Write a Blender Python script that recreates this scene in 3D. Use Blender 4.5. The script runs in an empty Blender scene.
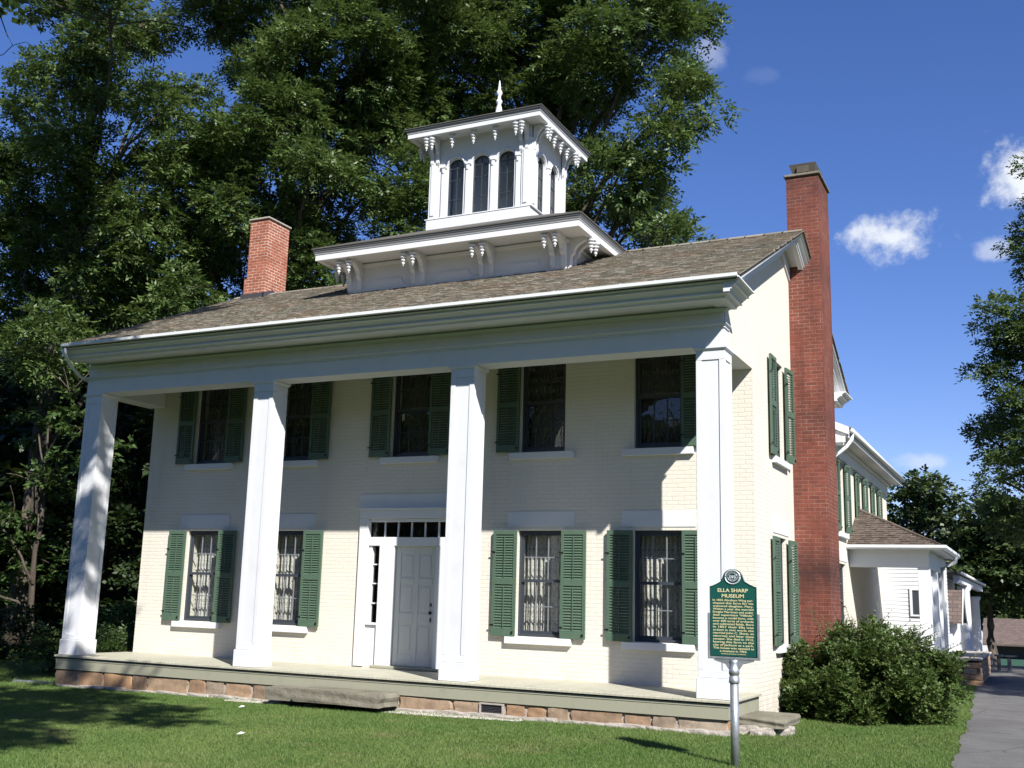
import bpy, bmesh, math, random
import numpy as np
from mathutils import Vector, Matrix
random.seed(7); np.random.seed(7)
S = bpy.context.scene
COL = S.collection

# ------------------------------------------------------------------ camera, sky, sun, exposure
cam_d = bpy.data.cameras.new('camera'); cam = bpy.data.objects.new('camera', cam_d); COL.objects.link(cam)
cr = Vector((0.8937998, 0.4474548, 0.0301008)); cu = Vector((0.0604060, -0.1866264, 0.9805721)); cf = Vector((-0.4443793, 0.8746170, 0.1938356))
M = Matrix((cr, cu, -cf)).transposed().to_4x4(); M.translation = Vector((4.7026, -16.5459, 1.3568))
cam.matrix_world = M
cam_d.sensor_width = 36; cam_d.lens = 1090.04*36/1024; cam_d.shift_x = 25.175/1024
cam_d.clip_start = 0.1; cam_d.clip_end = 2000
S.camera = cam
S.view_settings.view_transform = 'Standard'; S.view_settings.look = 'None'
S.view_settings.exposure = 0.95; S.view_settings.gamma = 1

SUN = Vector((1.13, -1.0, 1.29)).normalized()
sun_d = bpy.data.lights.new('sun', 'SUN'); sun_d.energy = 5.0; sun_d.angle = math.radians(0.55); sun_d.color = (1, 0.97, 0.925)
sun = bpy.data.objects.new('sun', sun_d); COL.objects.link(sun)
sun.rotation_euler = SUN.to_track_quat('Z', 'Y').to_euler(); sun.location = (20, -20, 30)

world = bpy.data.worlds.new('World'); S.world = world; world.use_nodes = True
nt = world.node_tree; nt.nodes.clear()
def wn(t, **k):
    n = nt.nodes.new(t)
    for a, b in k.items(): setattr(n, a, b)
    return n
sky = wn('ShaderNodeTexSky', sky_type='NISHITA', sun_disc=False)
sky.sun_elevation = math.asin(SUN.z); sky.sun_rotation = math.atan2(SUN.x, SUN.y)
sky.air_density = 1.0; sky.dust_density = 0.0; sky.ozone_density = 3.2; sky.altitude = 300
hs = wn('ShaderNodeHueSaturation'); hs.inputs['Saturation'].default_value = 1.17; hs.inputs['Value'].default_value = 1.34
tint = wn('ShaderNodeMix', data_type='RGBA', blend_type='MULTIPLY'); tint.inputs['Factor'].default_value = 1; tint.inputs['B'].default_value = (1.04, .94, 1.14, 1)
nt.links.new(sky.outputs[0], tint.inputs['A']); nt.links.new(tint.outputs['Result'], hs.inputs['Color'])
tc = wn('ShaderNodeTexCoord')
noise = wn('ShaderNodeTexNoise'); noise.inputs['Scale'].default_value = 26; noise.inputs['Detail'].default_value = 9; noise.inputs['Roughness'].default_value = 0.62
nt.links.new(tc.outputs['Generated'], noise.inputs['Vector'])
noise2 = wn('ShaderNodeTexNoise'); noise2.inputs['Scale'].default_value = 9; noise2.inputs['Detail'].default_value = 3
nt.links.new(tc.outputs['Generated'], noise2.inputs['Vector'])
last = hs.outputs[0]
# real clouds by compass direction and height: (direction, half width, half height, density)
for d, sx, sz, dens in [((-0.0983, 0.9444, 0.3138), .054, .024, .95), ((0.010, 0.9411, 0.350), .052, .040, 1.0), ((-0.226, 0.8499, 0.468), .020, .030, .30),
                        ((-0.0789, 0.9889, 0.1256), .030, .010, .42), ((-0.1861, 0.8745, 0.448), .020, .010, .05), ((-0.035, 0.9818, 0.20), .03, .008, .15), ((-0.02, 0.95, 0.295), .02, .012, .45)]:
    sub = wn('ShaderNodeVectorMath', operation='SUBTRACT'); 
    nm = wn('ShaderNodeVectorMath', operation='NORMALIZE'); nt.links.new(tc.outputs['Generated'], nm.inputs[0])
    nt.links.new(nm.outputs[0], sub.inputs[0]); sub.inputs[1].default_value = Vector(d).normalized()
    mul = wn('ShaderNodeVectorMath', operation='MULTIPLY'); mul.inputs[1].default_value = (1/sx, 1/sx, 1/sz); nt.links.new(sub.outputs[0], mul.inputs[0])
    ln = wn('ShaderNodeVectorMath', operation='LENGTH'); nt.links.new(mul.outputs[0], ln.inputs[0])
    inv = wn('ShaderNodeMath', operation='MULTIPLY_ADD'); inv.inputs[1].default_value = -0.62; inv.inputs[2].default_value = 0.30; nt.links.new(ln.outputs[1], inv.inputs[0])
    ad = wn('ShaderNodeMath', operation='MULTIPLY_ADD'); ad.inputs[1].default_value = 1.5; nt.links.new(noise.outputs[0], ad.inputs[0]); nt.links.new(inv.outputs[0], ad.inputs[2])
    rp = wn('ShaderNodeMapRange', interpolation_type='SMOOTHSTEP'); rp.inputs['From Min'].default_value = 0.52; rp.inputs['From Max'].default_value = 0.98; rp.inputs['To Max'].default_value = dens
    nt.links.new(ad.outputs[0], rp.inputs['Value'])
    mx = wn('ShaderNodeMix', data_type='RGBA'); nt.links.new(rp.outputs[0], mx.inputs['Factor']); nt.links.new(last, mx.inputs['A']); mx.inputs['B'].default_value = (9.5, 10., 10.8, 1)
    last = mx.outputs['Result']
bg = wn('ShaderNodeBackground'); bg.inputs['Strength'].default_value = 0.05
nt.links.new(last, bg.inputs['Color'])
wo = wn('ShaderNodeOutputWorld'); nt.links.new(bg.outputs[0], wo.inputs[0])

# ------------------------------------------------------------------ materials
MATS = {}
class NT:
    def __init__(s, name):
        s.m = bpy.data.materials.new(name); s.m.use_nodes = True; s.t = s.m.node_tree; s.t.nodes.clear()
        s.out = s.n('ShaderNodeOutputMaterial'); MATS[name] = s.m
    def n(s, typ, ins=None, **k):
        n = s.t.nodes.new(typ)
        for a, b in k.items(): setattr(n, a, b)
        for a, b in (ins or {}).items():
            if isinstance(b, bpy.types.NodeSocket): s.t.links.new(b, n.inputs[a])
            else: n.inputs[a].default_value = b
        return n
    def mix(s, f, a, b, mode='MIX'):
        n = s.t.nodes.new('ShaderNodeMix'); n.data_type = 'RGBA'; n.blend_type = mode
        for k, v in (('Factor', f), ('A', a), ('B', b)):
            if isinstance(v, bpy.types.NodeSocket): s.t.links.new(v, n.inputs[k])
            else: n.inputs[k].default_value = (*v, 1) if isinstance(v, tuple) and len(v) == 3 else v
        return n.outputs['Result']
    def noise(s, scale, detail=4, rough=.55, coord='Object', vec=None, stretch=None):
        if vec is None: vec = s.n('ShaderNodeTexCoord').outputs[coord]
        if stretch: vec = s.n('ShaderNodeVectorMath', {0: vec, 1: stretch}, operation='MULTIPLY').outputs[0]
        return s.n('ShaderNodeTexNoise', {'Vector': vec, 'Scale': scale, 'Detail': detail, 'Roughness': rough}).outputs[0]
    def ramp(s, v, lo, hi, a=0., b=1.):
        return s.n('ShaderNodeMapRange', {'Value': v, 'From Min': lo, 'From Max': hi, 'To Min': a, 'To Max': b}).outputs[0]
    def bump(s, h, strength=.5, dist=.01, normal=None):
        ins = {'Height': h, 'Strength': strength, 'Distance': dist}
        if normal is not None: ins['Normal'] = normal
        return s.n('ShaderNodeBump', ins).outputs[0]
    def pbr(s, col, rough=.6, normal=None, metal=0., spec=.5, **k):
        ins = {'Base Color': (*col, 1) if isinstance(col, tuple) and len(col) == 3 else col, 'Roughness': rough, 'Metallic': metal, 'Specular IOR Level': spec}
        if normal is not None: ins['Normal'] = normal
        p = s.n('ShaderNodeBsdfPrincipled', ins)
        s.t.links.new(p.outputs[0], s.out.inputs[0]); return p

def paint(name, col, dirt=(.5, .48, .42), amt=.25, rough=.55, bs=.15, wood=True):
    k = NT(name)
    n = k.noise(2.2, 6, .65); f = k.ramp(n, .52, .78, 0, amt)
    c = k.mix(f, col, tuple(a*b for a, b in zip(col, dirt)))
    g = k.noise(14, 3, .6, stretch=(1, 1, .15))
    c = k.mix(k.ramp(g, .4, .8, 0, amt*.5), c, tuple(a*.8 for a in col))
    k.pbr(c, rough, k.bump(k.noise(30, 4), bs, .004), spec=.35); return k.m
paint('white_paint', (.60, .605, .615), amt=.16)
paint('trim_paint', (.60, .61, .61), amt=.10)
paint('sage_paint', (.275, .27, .20), amt=.35)
paint('grey_trim', (.17, .175, .18), amt=.2)
paint('door_paint', (.54, .55, .52), amt=.1)
paint('stucco_cream', (.45, .44, .37), amt=.2)  # dull cream for the porch ceiling and cupola partition

def brick_paint():
    k = NT('painted_brick')
    uv = k.n('ShaderNodeTexCoord').outputs['UV']
    wob = k.n('ShaderNodeTexNoise', {'Vector': uv, 'Scale': 3., 'Detail': 3.}).outputs[1]
    uvw = k.n('ShaderNodeVectorMath', {0: k.n('ShaderNodeVectorMath', {0: wob, 1: (.02, .02, 0)}, operation='MULTIPLY').outputs[0], 1: uv}, operation='ADD').outputs[0]
    b = k.n('ShaderNodeTexBrick', {'Vector': uvw, 'Color1': (.9, .9, .9, 1), 'Color2': (.55, .55, .55, 1), 'Mortar': (0, 0, 0, 1), 'Scale': 1., 'Mortar Size': .0075, 'Mortar Smooth': .6, 'Brick Width': .215, 'Row Height': .075}, offset=.5)
    n = k.noise(1.1, 6, .65); n2 = k.noise(9, 5, .6)
    c = k.mix(k.ramp(n, .42, .75, 0, .35), (.62, .578, .50), (.54, .495, .41))
    c = k.mix(k.ramp(n2, .6, .85, 0, .4), c, (.43, .40, .33))
    c = k.mix(k.ramp(b.outputs['Fac'], 0, 1, 0, .15), c, (.42, .38, .29))
    zc = k.n('ShaderNodeSeparateXYZ', {0: k.n('ShaderNodeTexCoord').outputs['Object']}).outputs['Z']
    c = k.mix(k.n('ShaderNodeMath', {0: k.ramp(zc, 1.1, .3, 0, .55), 1: k.ramp(k.noise(3, 7, .75), .42, .7)}, operation='MULTIPLY').outputs[0], c, (.36, .31, .22))
    c = k.mix(k.ramp(k.noise(2.2, 6, .7, stretch=(1, 1, .12)), .56, .78, 0, .3), c, (.42, .39, .31))
    h = k.mix(.3, b.outputs['Color'], k.n('ShaderNodeTexNoise', {'Vector': uv, 'Scale': 40., 'Detail': 4.}).outputs[0])
    k.pbr(c, .72, k.bump(h, .75, .007), spec=.25)
brick_paint()
def red_brick(name, c1, c2, mortar, mfac, stain=False):
    k = NT(name)
    uv = k.n('ShaderNodeTexCoord').outputs['UV']
    b = k.n('ShaderNodeTexBrick', {'Vector': uv, 'Color1': (*c1, 1), 'Color2': (*c2, 1), 'Mortar': (*mortar, 1), 'Scale': 1., 'Mortar Size': .008, 'Mortar Smooth': .3, 'Bias': -.1, 'Brick Width': .215, 'Row Height': .075}, offset=.5)
    base = k.mix(.5, c1, c2)
    wear = k.ramp(k.noise(1.6, 5, .7), .42, .62, mfac*.3, mfac)
    mort = k.mix(wear, base, mortar)
    c = k.mix(b.outputs['Fac'], b.outputs['Color'], mort)
    c = k.mix(k.ramp(k.noise(3.5, 7, .75), .42, .68, 0, .65), c, tuple(v*.5 for v in c1))
    c = k.mix(k.ramp(k.noise(1.2, 5, .7), .45, .7, 0, .35), c, tuple(v*1.35 for v in c2))
    if stain:
        z = k.n('ShaderNodeSeparateXYZ', {0: k.n('ShaderNodeTexCoord').outputs['Object']}).outputs['Z']
        for zc, hw, a in ((2.65, .6, .8), (5.6, .5, .35), (8.7, .4, .35), (10.6, .7, .5)):
            dz = k.n('ShaderNodeMath', {0: k.n('ShaderNodeMath', {0: z, 1: zc}, operation='SUBTRACT').outputs[0]}, operation='ABSOLUTE').outputs[0]
            f = k.n('ShaderNodeMath', {0: k.ramp(dz, hw, 0, 0, a), 1: k.ramp(k.noise(4, 6, .7), .3, .5)}, operation='MULTIPLY').outputs[0]
            c = k.mix(f, c, (.035, .022, .02))
        c = k.mix(k.ramp(k.noise(7, 7, .75, stretch=(1, 1, 2.5)), .64, .78, 0, .65), c, (.36, .27, .22))
        c = k.mix(k.ramp(k.noise(2.5, 6, .7, stretch=(1, 1, .1)), .48, .66, 0, .55), c, (.06, .022, .018))
    k.pbr(c, .85, k.bump(k.n('ShaderNodeMath', {0: 1., 1: b.outputs['Fac']}, operation='SUBTRACT').outputs[0], .7, .008, k.bump(k.noise(35), .4, .006)), spec=.2)
red_brick('chimney_brick', (.20, .060, .038), (.125, .040, .030), (.29, .205, .165), .8, True)
red_brick('orange_brick', (.34, .115, .065), (.24, .075, .045), (.60, .50, .42), 1.6)

def island(name, cols, rough=.85, bumpscale=30, bs=.4, spec=.2, mottled=.5):
    k = NT(name)
    r = k.n('ShaderNodeNewGeometry').outputs['Random Per Island']
    cr_ = k.n('ShaderNodeValToRGB', {'Fac': r}); e = cr_.color_ramp.elements
    while len(e) < len(cols): e.new(.5)
    for i, c in enumerate(cols): e[i].position = i/(len(cols)-1); e[i].color = (*c, 1)
    c = k.mix(k.ramp(k.noise(6, 6, .7), .4, .7, 0, mottled), cr_.outputs[0], tuple(v*.45 for v in cols[0]))
    k.pbr(c, rough, k.bump(k.noise(bumpscale, 5, .7), bs, .01), spec=spec); return k
k = NT('wood_shingle')
r = k.n('ShaderNodeNewGeometry').outputs['Random Per Island']
rr = k.n('ShaderNodeValToRGB', {'Fac': r}); e = rr.color_ramp.elements
cs = [(.13, .12, .10), (.22, .20, .16), (.17, .155, .128), (.27, .25, .205), (.19, .165, .13), (.24, .225, .185)]
while len(e) < len(cs): e.new(.5)
for i, c in enumerate(cs): e[i].position = i/(len(cs)-1); e[i].color = (*c, 1)
c = k.mix(k.ramp(k.noise(.9, 6, .7), .45, .7, 0, .55), rr.outputs[0], (.27, .19, .13))
c = k.mix(k.ramp(k.noise(2.3, 6, .7), .5, .75, 0, .7), c, (.14, .145, .095))
k.pbr(c, .95, k.bump(k.noise(20, 5, .7, stretch=(4, 1, 1)), .5, .01), spec=.1)
island('foundation_stone', [(.19, .13, .09), (.38, .23, .12), (.26, .22, .17), (.42, .24, .12), (.22, .165, .12), (.34, .28, .21)], mottled=.55)
island('brown_shingle', [(.08, .062, .05), (.13, .105, .085), (.10, .08, .066), (.15, .12, .095)], spec=.1)
island('pebble', [(.45, .42, .38), (.25, .22, .2), (.6, .57, .52), (.36, .30, .24)])
k = NT('slab_stone'); c = k.mix(k.ramp(k.noise(3, 7, .7), .35, .7), (.13, .12, .09), (.24, .22, .17)); c = k.mix(k.ramp(k.noise(12, 6, .7), .55, .7, 0, .7), c, (.09, .085, .06))
k.pbr(c, .9, k.bump(k.noise(8, 8, .7), .9, .03), spec=.15)
k = NT('mortar'); k.pbr(k.mix(k.noise(5, 6), (.25, .225, .195), (.40, .36, .31)), .95, k.bump(k.noise(14, 6, .7), .8, .02))
k = NT('deck_board'); uv = k.n('ShaderNodeTexCoord').outputs['UV']
b = k.n('ShaderNodeTexBrick', {'Vector': uv, 'Color1': (.42, .40, .31, 1), 'Color2': (.37, .36, .28, 1), 'Mortar': (.12, .12, .09, 1), 'Scale': 1., 'Mortar Size': .002, 'Brick Width': .09, 'Row Height': 9.})
c = k.mix(k.ramp(k.noise(2.5, 6, .7), .5, .75, 0, .5), b.outputs[0], (.23, .22, .17)); k.pbr(c, .6, spec=.3)
k = NT('shutter_green'); c = k.mix(k.ramp(k.noise(3, 5, .7), .4, .7, 0, .45), (.060, .102, .068), (.088, .134, .092)); k.pbr(c, .5, k.bump(k.noise(40), .15, .003), spec=.4)
k = NT('sash_dark'); k.pbr((.035, .042, .052), .45)
k = NT('sash_grey'); k.pbr((.16, .17, .18), .5)
k = NT('metal_cap'); c = k.mix(k.noise(9, 5), (.05, .045, .035), (.13, .11, .08)); k.pbr(c, .65, metal=.4)
k = NT('flashing'); k.pbr(k.mix(k.noise(9, 5), (.05, .05, .06), (.12, .11, .12)), .5, metal=.5)
k = NT('low_roof'); k.pbr(k.mix(k.noise(4, 6, .7), (.07, .066, .06), (.12, .114, .10)), .8, spec=.2)
k = NT('glass')
gl = k.n('ShaderNodeBsdfGlossy', {'Color': (1, 1, 1, 1), 'Roughness': .015, 'Normal': k.bump(k.noise(2.5, 2), .08, .02)})
tr = k.n('ShaderNodeBsdfTransparent', {'Color': (.88, .90, .89, 1)})
fr = k.n('ShaderNodeMath', {0: k.n('ShaderNodeLayerWeight', {'Blend': .5}).outputs['Facing'], 1: 5.}, operation='POWER')
ms = k.n('ShaderNodeMixShader', {0: k.ramp(fr.outputs[0], 0, 1, 0.05, 1), 1: tr.outputs[0], 2: gl.outputs[0]}); k.t.links.new(ms.outputs[0], k.out.inputs[0])
k = NT('lace')
uv = k.n('ShaderNodeTexCoord').outputs['UV']
v = k.n('ShaderNodeTexVoronoi', {'Vector': uv, 'Scale': 26.}, feature='DISTANCE_TO_EDGE').outputs[0]
lace = k.ramp(v, .05, .16, 1, .4)
flo = k.ramp(k.n('ShaderNodeTexNoise', {'Vector': uv, 'Scale': 7., 'Detail': 3.}).outputs[0], .42, .58, .30, .95)
op = k.n('ShaderNodeMath', {0: lace, 1: flo}, operation='MAXIMUM').outputs[0]
df = k.n('ShaderNodeBsdfDiffuse', {'Color': (.66, .64, .59, 1)}); tl = k.n('ShaderNodeBsdfTranslucent', {'Color': (.7, .68, .62, 1)})
m1 = k.n('ShaderNodeMixShader', {0: .25, 1: df.outputs[0], 2: tl.outputs[0]}); m2 = k.n('ShaderNodeMixShader', {0: op, 1: k.n('ShaderNodeBsdfTransparent').outputs[0], 2: m1.outputs[0]})
k.t.links.new(m2.outputs[0], k.out.inputs[0])
k = NT('lace_shaded'); uv = k.n('ShaderNodeTexCoord').outputs['UV']  # darker copy of the lace: upper window shade put into the colour
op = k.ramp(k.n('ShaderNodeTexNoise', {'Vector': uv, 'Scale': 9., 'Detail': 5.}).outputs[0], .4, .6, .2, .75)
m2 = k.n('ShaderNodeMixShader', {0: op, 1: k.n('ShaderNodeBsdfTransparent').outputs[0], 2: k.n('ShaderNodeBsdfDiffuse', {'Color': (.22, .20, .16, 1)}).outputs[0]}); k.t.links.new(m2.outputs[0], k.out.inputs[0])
k = NT('iron'); k.pbr((.02, .02, .022), .4, metal=.6)
k = NT('galvanised'); c = k.mix(k.ramp(k.noise(14, 5, .6), .3, .7), (.34, .36, .37), (.52, .54, .55)); k.pbr(c, .42, metal=.75)
k = NT('sign_green'); c = k.mix(k.noise(6, 4), (.004, .056, .044), (.007, .070, .054)); k.pbr(c, .4, k.bump(k.noise(90, 3), .2, .002))
k = NT('sign_gold'); k.pbr((.56, .50, .27), .45)
k = NT('sign_silver'); k.pbr((.50, .55, .55), .4, metal=.3)
k = NT('sign_black'); k.pbr((.006, .03, .026), .4)
k = NT('asphalt'); ed = k.n('ShaderNodeTexVoronoi', {'Vector': k.n('ShaderNodeTexCoord').outputs['Object'], 'Scale': .55, 'Randomness': 1.}, feature='DISTANCE_TO_EDGE').outputs[0]; c = k.mix(k.ramp(k.noise(.7, 5, .6), .35, .7), (.095, .092, .09), (.14, .136, .13)); c = k.mix(k.ramp(k.noise(120, 2), .55, .75, 0, .7), c, (.20, .195, .185)); c = k.mix(k.ramp(ed, .0, .012, .7, 0), c, (.03, .03, .03)); c = k.mix(k.ramp(k.noise(2.2, 7, .75), .5, .62, 0, .5), c, (.075, .072, .07)); k.pbr(c, .9, k.bump(k.noise(60, 4), .8, .015), spec=.2)
k = NT('lawn_soil'); c = k.mix(k.ramp(k.noise(.8, 6, .65), .35, .7), (.055, .105, .02), (.095, .13, .035)); c = k.mix(k.ramp(k.noise(25, 4, .7), .4, .7), c, (.02, .04, .01))
c = k.mix(k.ramp(k.noise(.35, 5, .7), .55, .72, 0, .6), c, (.13, .11, .065)); k.pbr(c, .95, k.bump(k.noise(40, 6, .8), 1., .05), spec=.1)
k = NT('bark'); c = k.mix(k.ramp(k.noise(5, 6, .7, stretch=(1, 1, .25)), .35, .7), (.045, .036, .028), (.13, .108, .085)); k.pbr(c, .95, k.bump(k.noise(9, 6, .7, stretch=(1, 1, .2)), 1., .05), spec=.1)
k = NT('paper_white'); k.pbr((.75, .74, .68), .7)
k = NT('green_siding'); k.pbr((.03, .085, .062), .7)
k = NT('roof_brown'); uv = k.n('ShaderNodeTexCoord').outputs['UV']; b = k.n('ShaderNodeTexBrick', {'Vector': uv, 'Color1': (.15, .11, .095, 1), 'Color2': (.105, .082, .072, 1), 'Mortar': (.06, .05, .045, 1), 'Scale': 1., 'Mortar Size': .01, 'Brick Width': .3, 'Row Height': .14}); k.pbr(b.outputs[0], .9, spec=.1)
def leafmat(name, c1, c2, c3, trans=.28, rough=.45, spec=.35):
    k = NT(name)
    r = k.n('ShaderNodeNewGeometry').outputs['Random Per Island']
    n = k.noise(.55, 3, .5)
    c = k.mix(k.ramp(n, .35, .65), c1, c2); c = k.mix(k.ramp(r, .3, 1.), c, c3)
    p = k.n('ShaderNodeBsdfPrincipled', {'Base Color': c, 'Roughness': rough, 'Specular IOR Level': spec})
    t = k.n('ShaderNodeBsdfTranslucent', {'Color': k.mix(.5, c, (.09, .13, .02))})
    m = k.n('ShaderNodeMixShader', {0: trans, 1: p.outputs[0], 2: t.outputs[0]}); k.t.links.new(m.outputs[0], k.out.inputs[0])
leafmat('leaf_locust', (.048, .090, .024), (.085, .138, .036), (.130, .182, .058), .34)
leafmat('leaf_maple', (.036, .070, .018), (.055, .098, .025), (.075, .12, .032), .3)
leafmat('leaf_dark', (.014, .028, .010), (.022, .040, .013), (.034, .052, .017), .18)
leafmat('leaf_far', (.034, .060, .020), (.052, .080, .026), (.070, .098, .034), .2)
leafmat('leaf_bush', (.042, .080, .020), (.068, .112, .026), (.115, .16, .044), .28, .5, .3)
k = NT('grass_blade'); r_ = k.n('ShaderNodeNewGeometry').outputs['Random Per Island']
c = k.mix(k.ramp(k.noise(.55, 4, .6), .38, .62), (.080, .160, .030), (.130, .200, .048)); c = k.mix(k.ramp(k.noise(3.5, 5, .7), .45, .68, 0, .6), c, (.060, .120, .024))
c = k.mix(k.ramp(k.noise(.8, 6, .7), .54, .70, 0, .55), c, (.235, .215, .100)); c = k.mix(k.ramp(r_, .4, 1., 0, .7), c, (.20, .225, .09))
p = k.n('ShaderNodeBsdfPrincipled', {'Base Color': c, 'Roughness': .55, 'Specular IOR Level': .2}); t_ = k.n('ShaderNodeBsdfTranslucent', {'Color': c}); m = k.n('ShaderNodeMixShader', {0: .28, 1: p.outputs[0], 2: t_.outputs[0]}); k.t.links.new(m.outputs[0], k.out.inputs[0])

# ------------------------------------------------------------------ mesh builder
class MB:
    def __init__(s): s.v = []; s.f = []; s.sm = []
    def add(s, vs, fs, smooth=False):
        o = len(s.v); s.v += [tuple(p) for p in vs]; s.f += [tuple(i+o for i in f) for f in fs]; s.sm += [smooth]*len(fs); return s
    def box(s, x0, x1, y0, y1, z0, z1):
        return s.add([(x0, y0, z0), (x1, y0, z0), (x1, y1, z0), (x0, y1, z0), (x0, y0, z1), (x1, y0, z1), (x1, y1, z1), (x0, y1, z1)],
                     [(0, 3, 2, 1), (4, 5, 6, 7), (0, 1, 5, 4), (1, 2, 6, 5), (2, 3, 7, 6), (3, 0, 4, 7)])
    def quad(s, a, b, c, d): return s.add([a, b, c, d], [(0, 1, 2, 3)])
    def poly(s, pts): return s.add(pts, [tuple(range(len(pts)))])
    def prism(s, pts, off):
        n = len(pts); q = [tuple(Vector(p)+Vector(off)) for p in pts]
        return s.add(list(pts)+q, [tuple(range(n))[::-1], tuple(range(n, 2*n))]+[(i, (i+1) % n, (i+1) % n+n, i+n) for i in range(n)])
    def tube(s, pts, r, seg=8, cap=True):
        pts = [Vector(p) for p in pts]; n = len(pts); rs = r if isinstance(r, (list, tuple)) else [r]*n
        vs = []; up = Vector((0, 0, 1))
        for i, p in enumerate(pts):
            d = (pts[min(i+1, n-1)]-pts[max(i-1, 0)]).normalized()
            a = d.cross(up)
            if a.length < .05: a = d.cross(Vector((1, 0, 0)))
            a.normalize(); b = d.cross(a)
            for k in range(seg):
                t = 2*math.pi*k/seg; vs.append(p+(a*math.cos(t)+b*math.sin(t))*rs[i])
        fs = [(i*seg+k, i*seg+(k+1) % seg, (i+1)*seg+(k+1) % seg, (i+1)*seg+k) for i in range(n-1) for k in range(seg)]
        if cap: fs += [tuple(range(seg)), tuple(range((n-1)*seg, n*seg))[::-1]]
        return s.add(vs, fs, True)
    def lathe(s, prof, c, seg=12):
        vs = []; n = len(prof)
        for r, z in prof:
            for k in range(seg):
                t = 2*math.pi*k/seg; vs.append((c[0]+r*math.cos(t), c[1]+r*math.sin(t), c[2]+z))
        fs = [(i*seg+k, i*seg+(k+1) % seg, (i+1)*seg+(k+1) % seg, (i+1)*seg+k) for i in range(n-1) for k in range(seg)]
        fs += [tuple(range(seg))[::-1], tuple(range((n-1)*seg, n*seg))]
        return s.add(vs, fs, True)
    def sweep(s, prof, path, closed=False):
        # prof: closed polygon of (out, z); path: 2D points; outward lies to the right of travel
        P = [Vector((a, b)) for a, b in path]; n = len(P); m = len(prof); vs = []
        for i in range(n):
            ds = []
            if i > 0 or closed: ds.append((P[i]-P[i-1]).normalized())
            if i < n-1 or closed: ds.append((P[(i+1) % n]-P[i]).normalized())
            ns = [Vector((d.y, -d.x)) for d in ds]
            mv = ns[0] if len(ns) == 1 else (ns[0]+ns[1])/(1+ns[0].dot(ns[1]))
            for o, z in prof: vs.append((P[i].x+mv.x*o, P[i].y+mv.y*o, z))
        fs = []
        for i in range(n if closed else n-1):
            j = (i+1) % n
            for k in range(m): fs.append((i*m+k, i*m+(k+1) % m, j*m+(k+1) % m, j*m+k))
        if not closed: fs += [tuple(range(m))[::-1], tuple(range((n-1)*m, n*m))]
        return s.add(vs, fs)
    def rake(s, prof, pts):
        # prof polygon of (x, h); pts polyline of (y, z)
        m = len(prof); vs = [(x, y, z+h) for y, z in pts for x, h in prof]; n = len(pts)
        fs = [(i*m+k, i*m+(k+1) % m, (i+1)*m+(k+1) % m, (i+1)*m+k) for i in range(n-1) for k in range(m)]
        fs += [tuple(range(m))[::-1], tuple(range((n-1)*m, n*m))]
        return s.add(vs, fs)
    def rock(s, c, size, seed=0, rough=.06, cuts=3, sq=.75):
        bm = bmesh.new(); bmesh.ops.create_cube(bm, size=1); bmesh.ops.subdivide_edges(bm, edges=bm.edges[:], cuts=cuts, use_grid_fill=True)
        rnd = random.Random(seed); ph = [rnd.uniform(0, 6) for _ in range(6)]
        vs = []
        for v in bm.verts:
            p = v.co.copy()*2; l = max(abs(p.x)**6+abs(p.y)**6+abs(p.z)**6, 1e-9)**(1/6); q = p/l*1.0
            p = p*sq+q*(1-sq)
            nn = math.sin(p.x*3+ph[0])*math.sin(p.y*4+ph[1])+math.sin(p.z*4+ph[2]+p.x*2)*.7+math.sin(p.x*9+p.y*7+ph[3])*.4
            p *= 1+rough*nn*.5
            vs.append((c[0]+p.x*size[0]/2, c[1]+p.y*size[1]/2, c[2]+p.z*size[2]/2))
        bm.verts.index_update(); fs = [tuple(v.index for v in f.verts) for f in bm.faces]; bm.free()
        return s.add(vs, fs, False)
    def mesh(s, name, mat, origin=(0, 0, 0), flat=False):
        me = bpy.data.meshes.new(name); o = Vector(origin)
        me.from_pydata([tuple(Vector(p)-o) for p in s.v], [], s.f)
        bm = bmesh.new(); bm.from_mesh(me); bmesh.ops.recalc_face_normals(bm, faces=bm.faces[:]) if not flat else None
        uvl = bm.loops.layers.uv.new('UVMap')
        for f in bm.faces:
            n = f.normal; ax = max(range(3), key=lambda i: abs(n[i]))
            for l in f.loops:
                p = l.vert.co+o
                l[uvl].uv = ((p.y, p.z), (p.x, p.z), (p.x, p.y))[ax]
        bm.to_mesh(me); bm.free()
        me.polygons.foreach_set('use_smooth', s.sm)
        me.materials.append(MATS[mat]); return me

def origin_of(o):
    p = Vector((0, 0, 0))
    while o is not None: p += o.location; o = o.parent
    return p
def link(name, me, parent=None, loc=(0, 0, 0), rotz=0., bevel=0.):
    o = bpy.data.objects.new(name, me); COL.objects.link(o); o.parent = parent; o.location = loc; o.rotation_euler = (0, 0, rotz)
    if bevel:
        b = o.modifiers.new('bevel', 'BEVEL'); b.width = bevel; b.segments = 1; b.limit_method = 'ANGLE'; b.angle_limit = math.radians(40)
    return o
def part(name, mb, mat, parent=None, bevel=0., flat=False):
    """mesh given in world coordinates; parent chains of pure translations"""
    return link(name, mb.mesh(name, mat, origin_of(parent), flat), parent, bevel=bevel)
def tag(o, label, cat, group=None, kind=None):
    if label: o['label'] = label
    if cat: o['category'] = cat
    if group: o['group'] = group
    if kind: o['kind'] = kind
    return o
def thing(name, loc, label, cat, group=None):
    o = bpy.data.objects.new(name, None); COL.objects.link(o); o.location = loc; o.empty_display_size = .3
    return tag(o, label, cat, group)
def rebase(mb, o):
    """shift world verts so that the mesh's origin is o"""
    return mb
def solid(name, mb, mat, base, label, cat, group=None, bevel=0.):
    o = link(name, mb.mesh(name, mat, base), None, base, bevel=bevel)
    return tag(o, label, cat, group)
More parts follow.
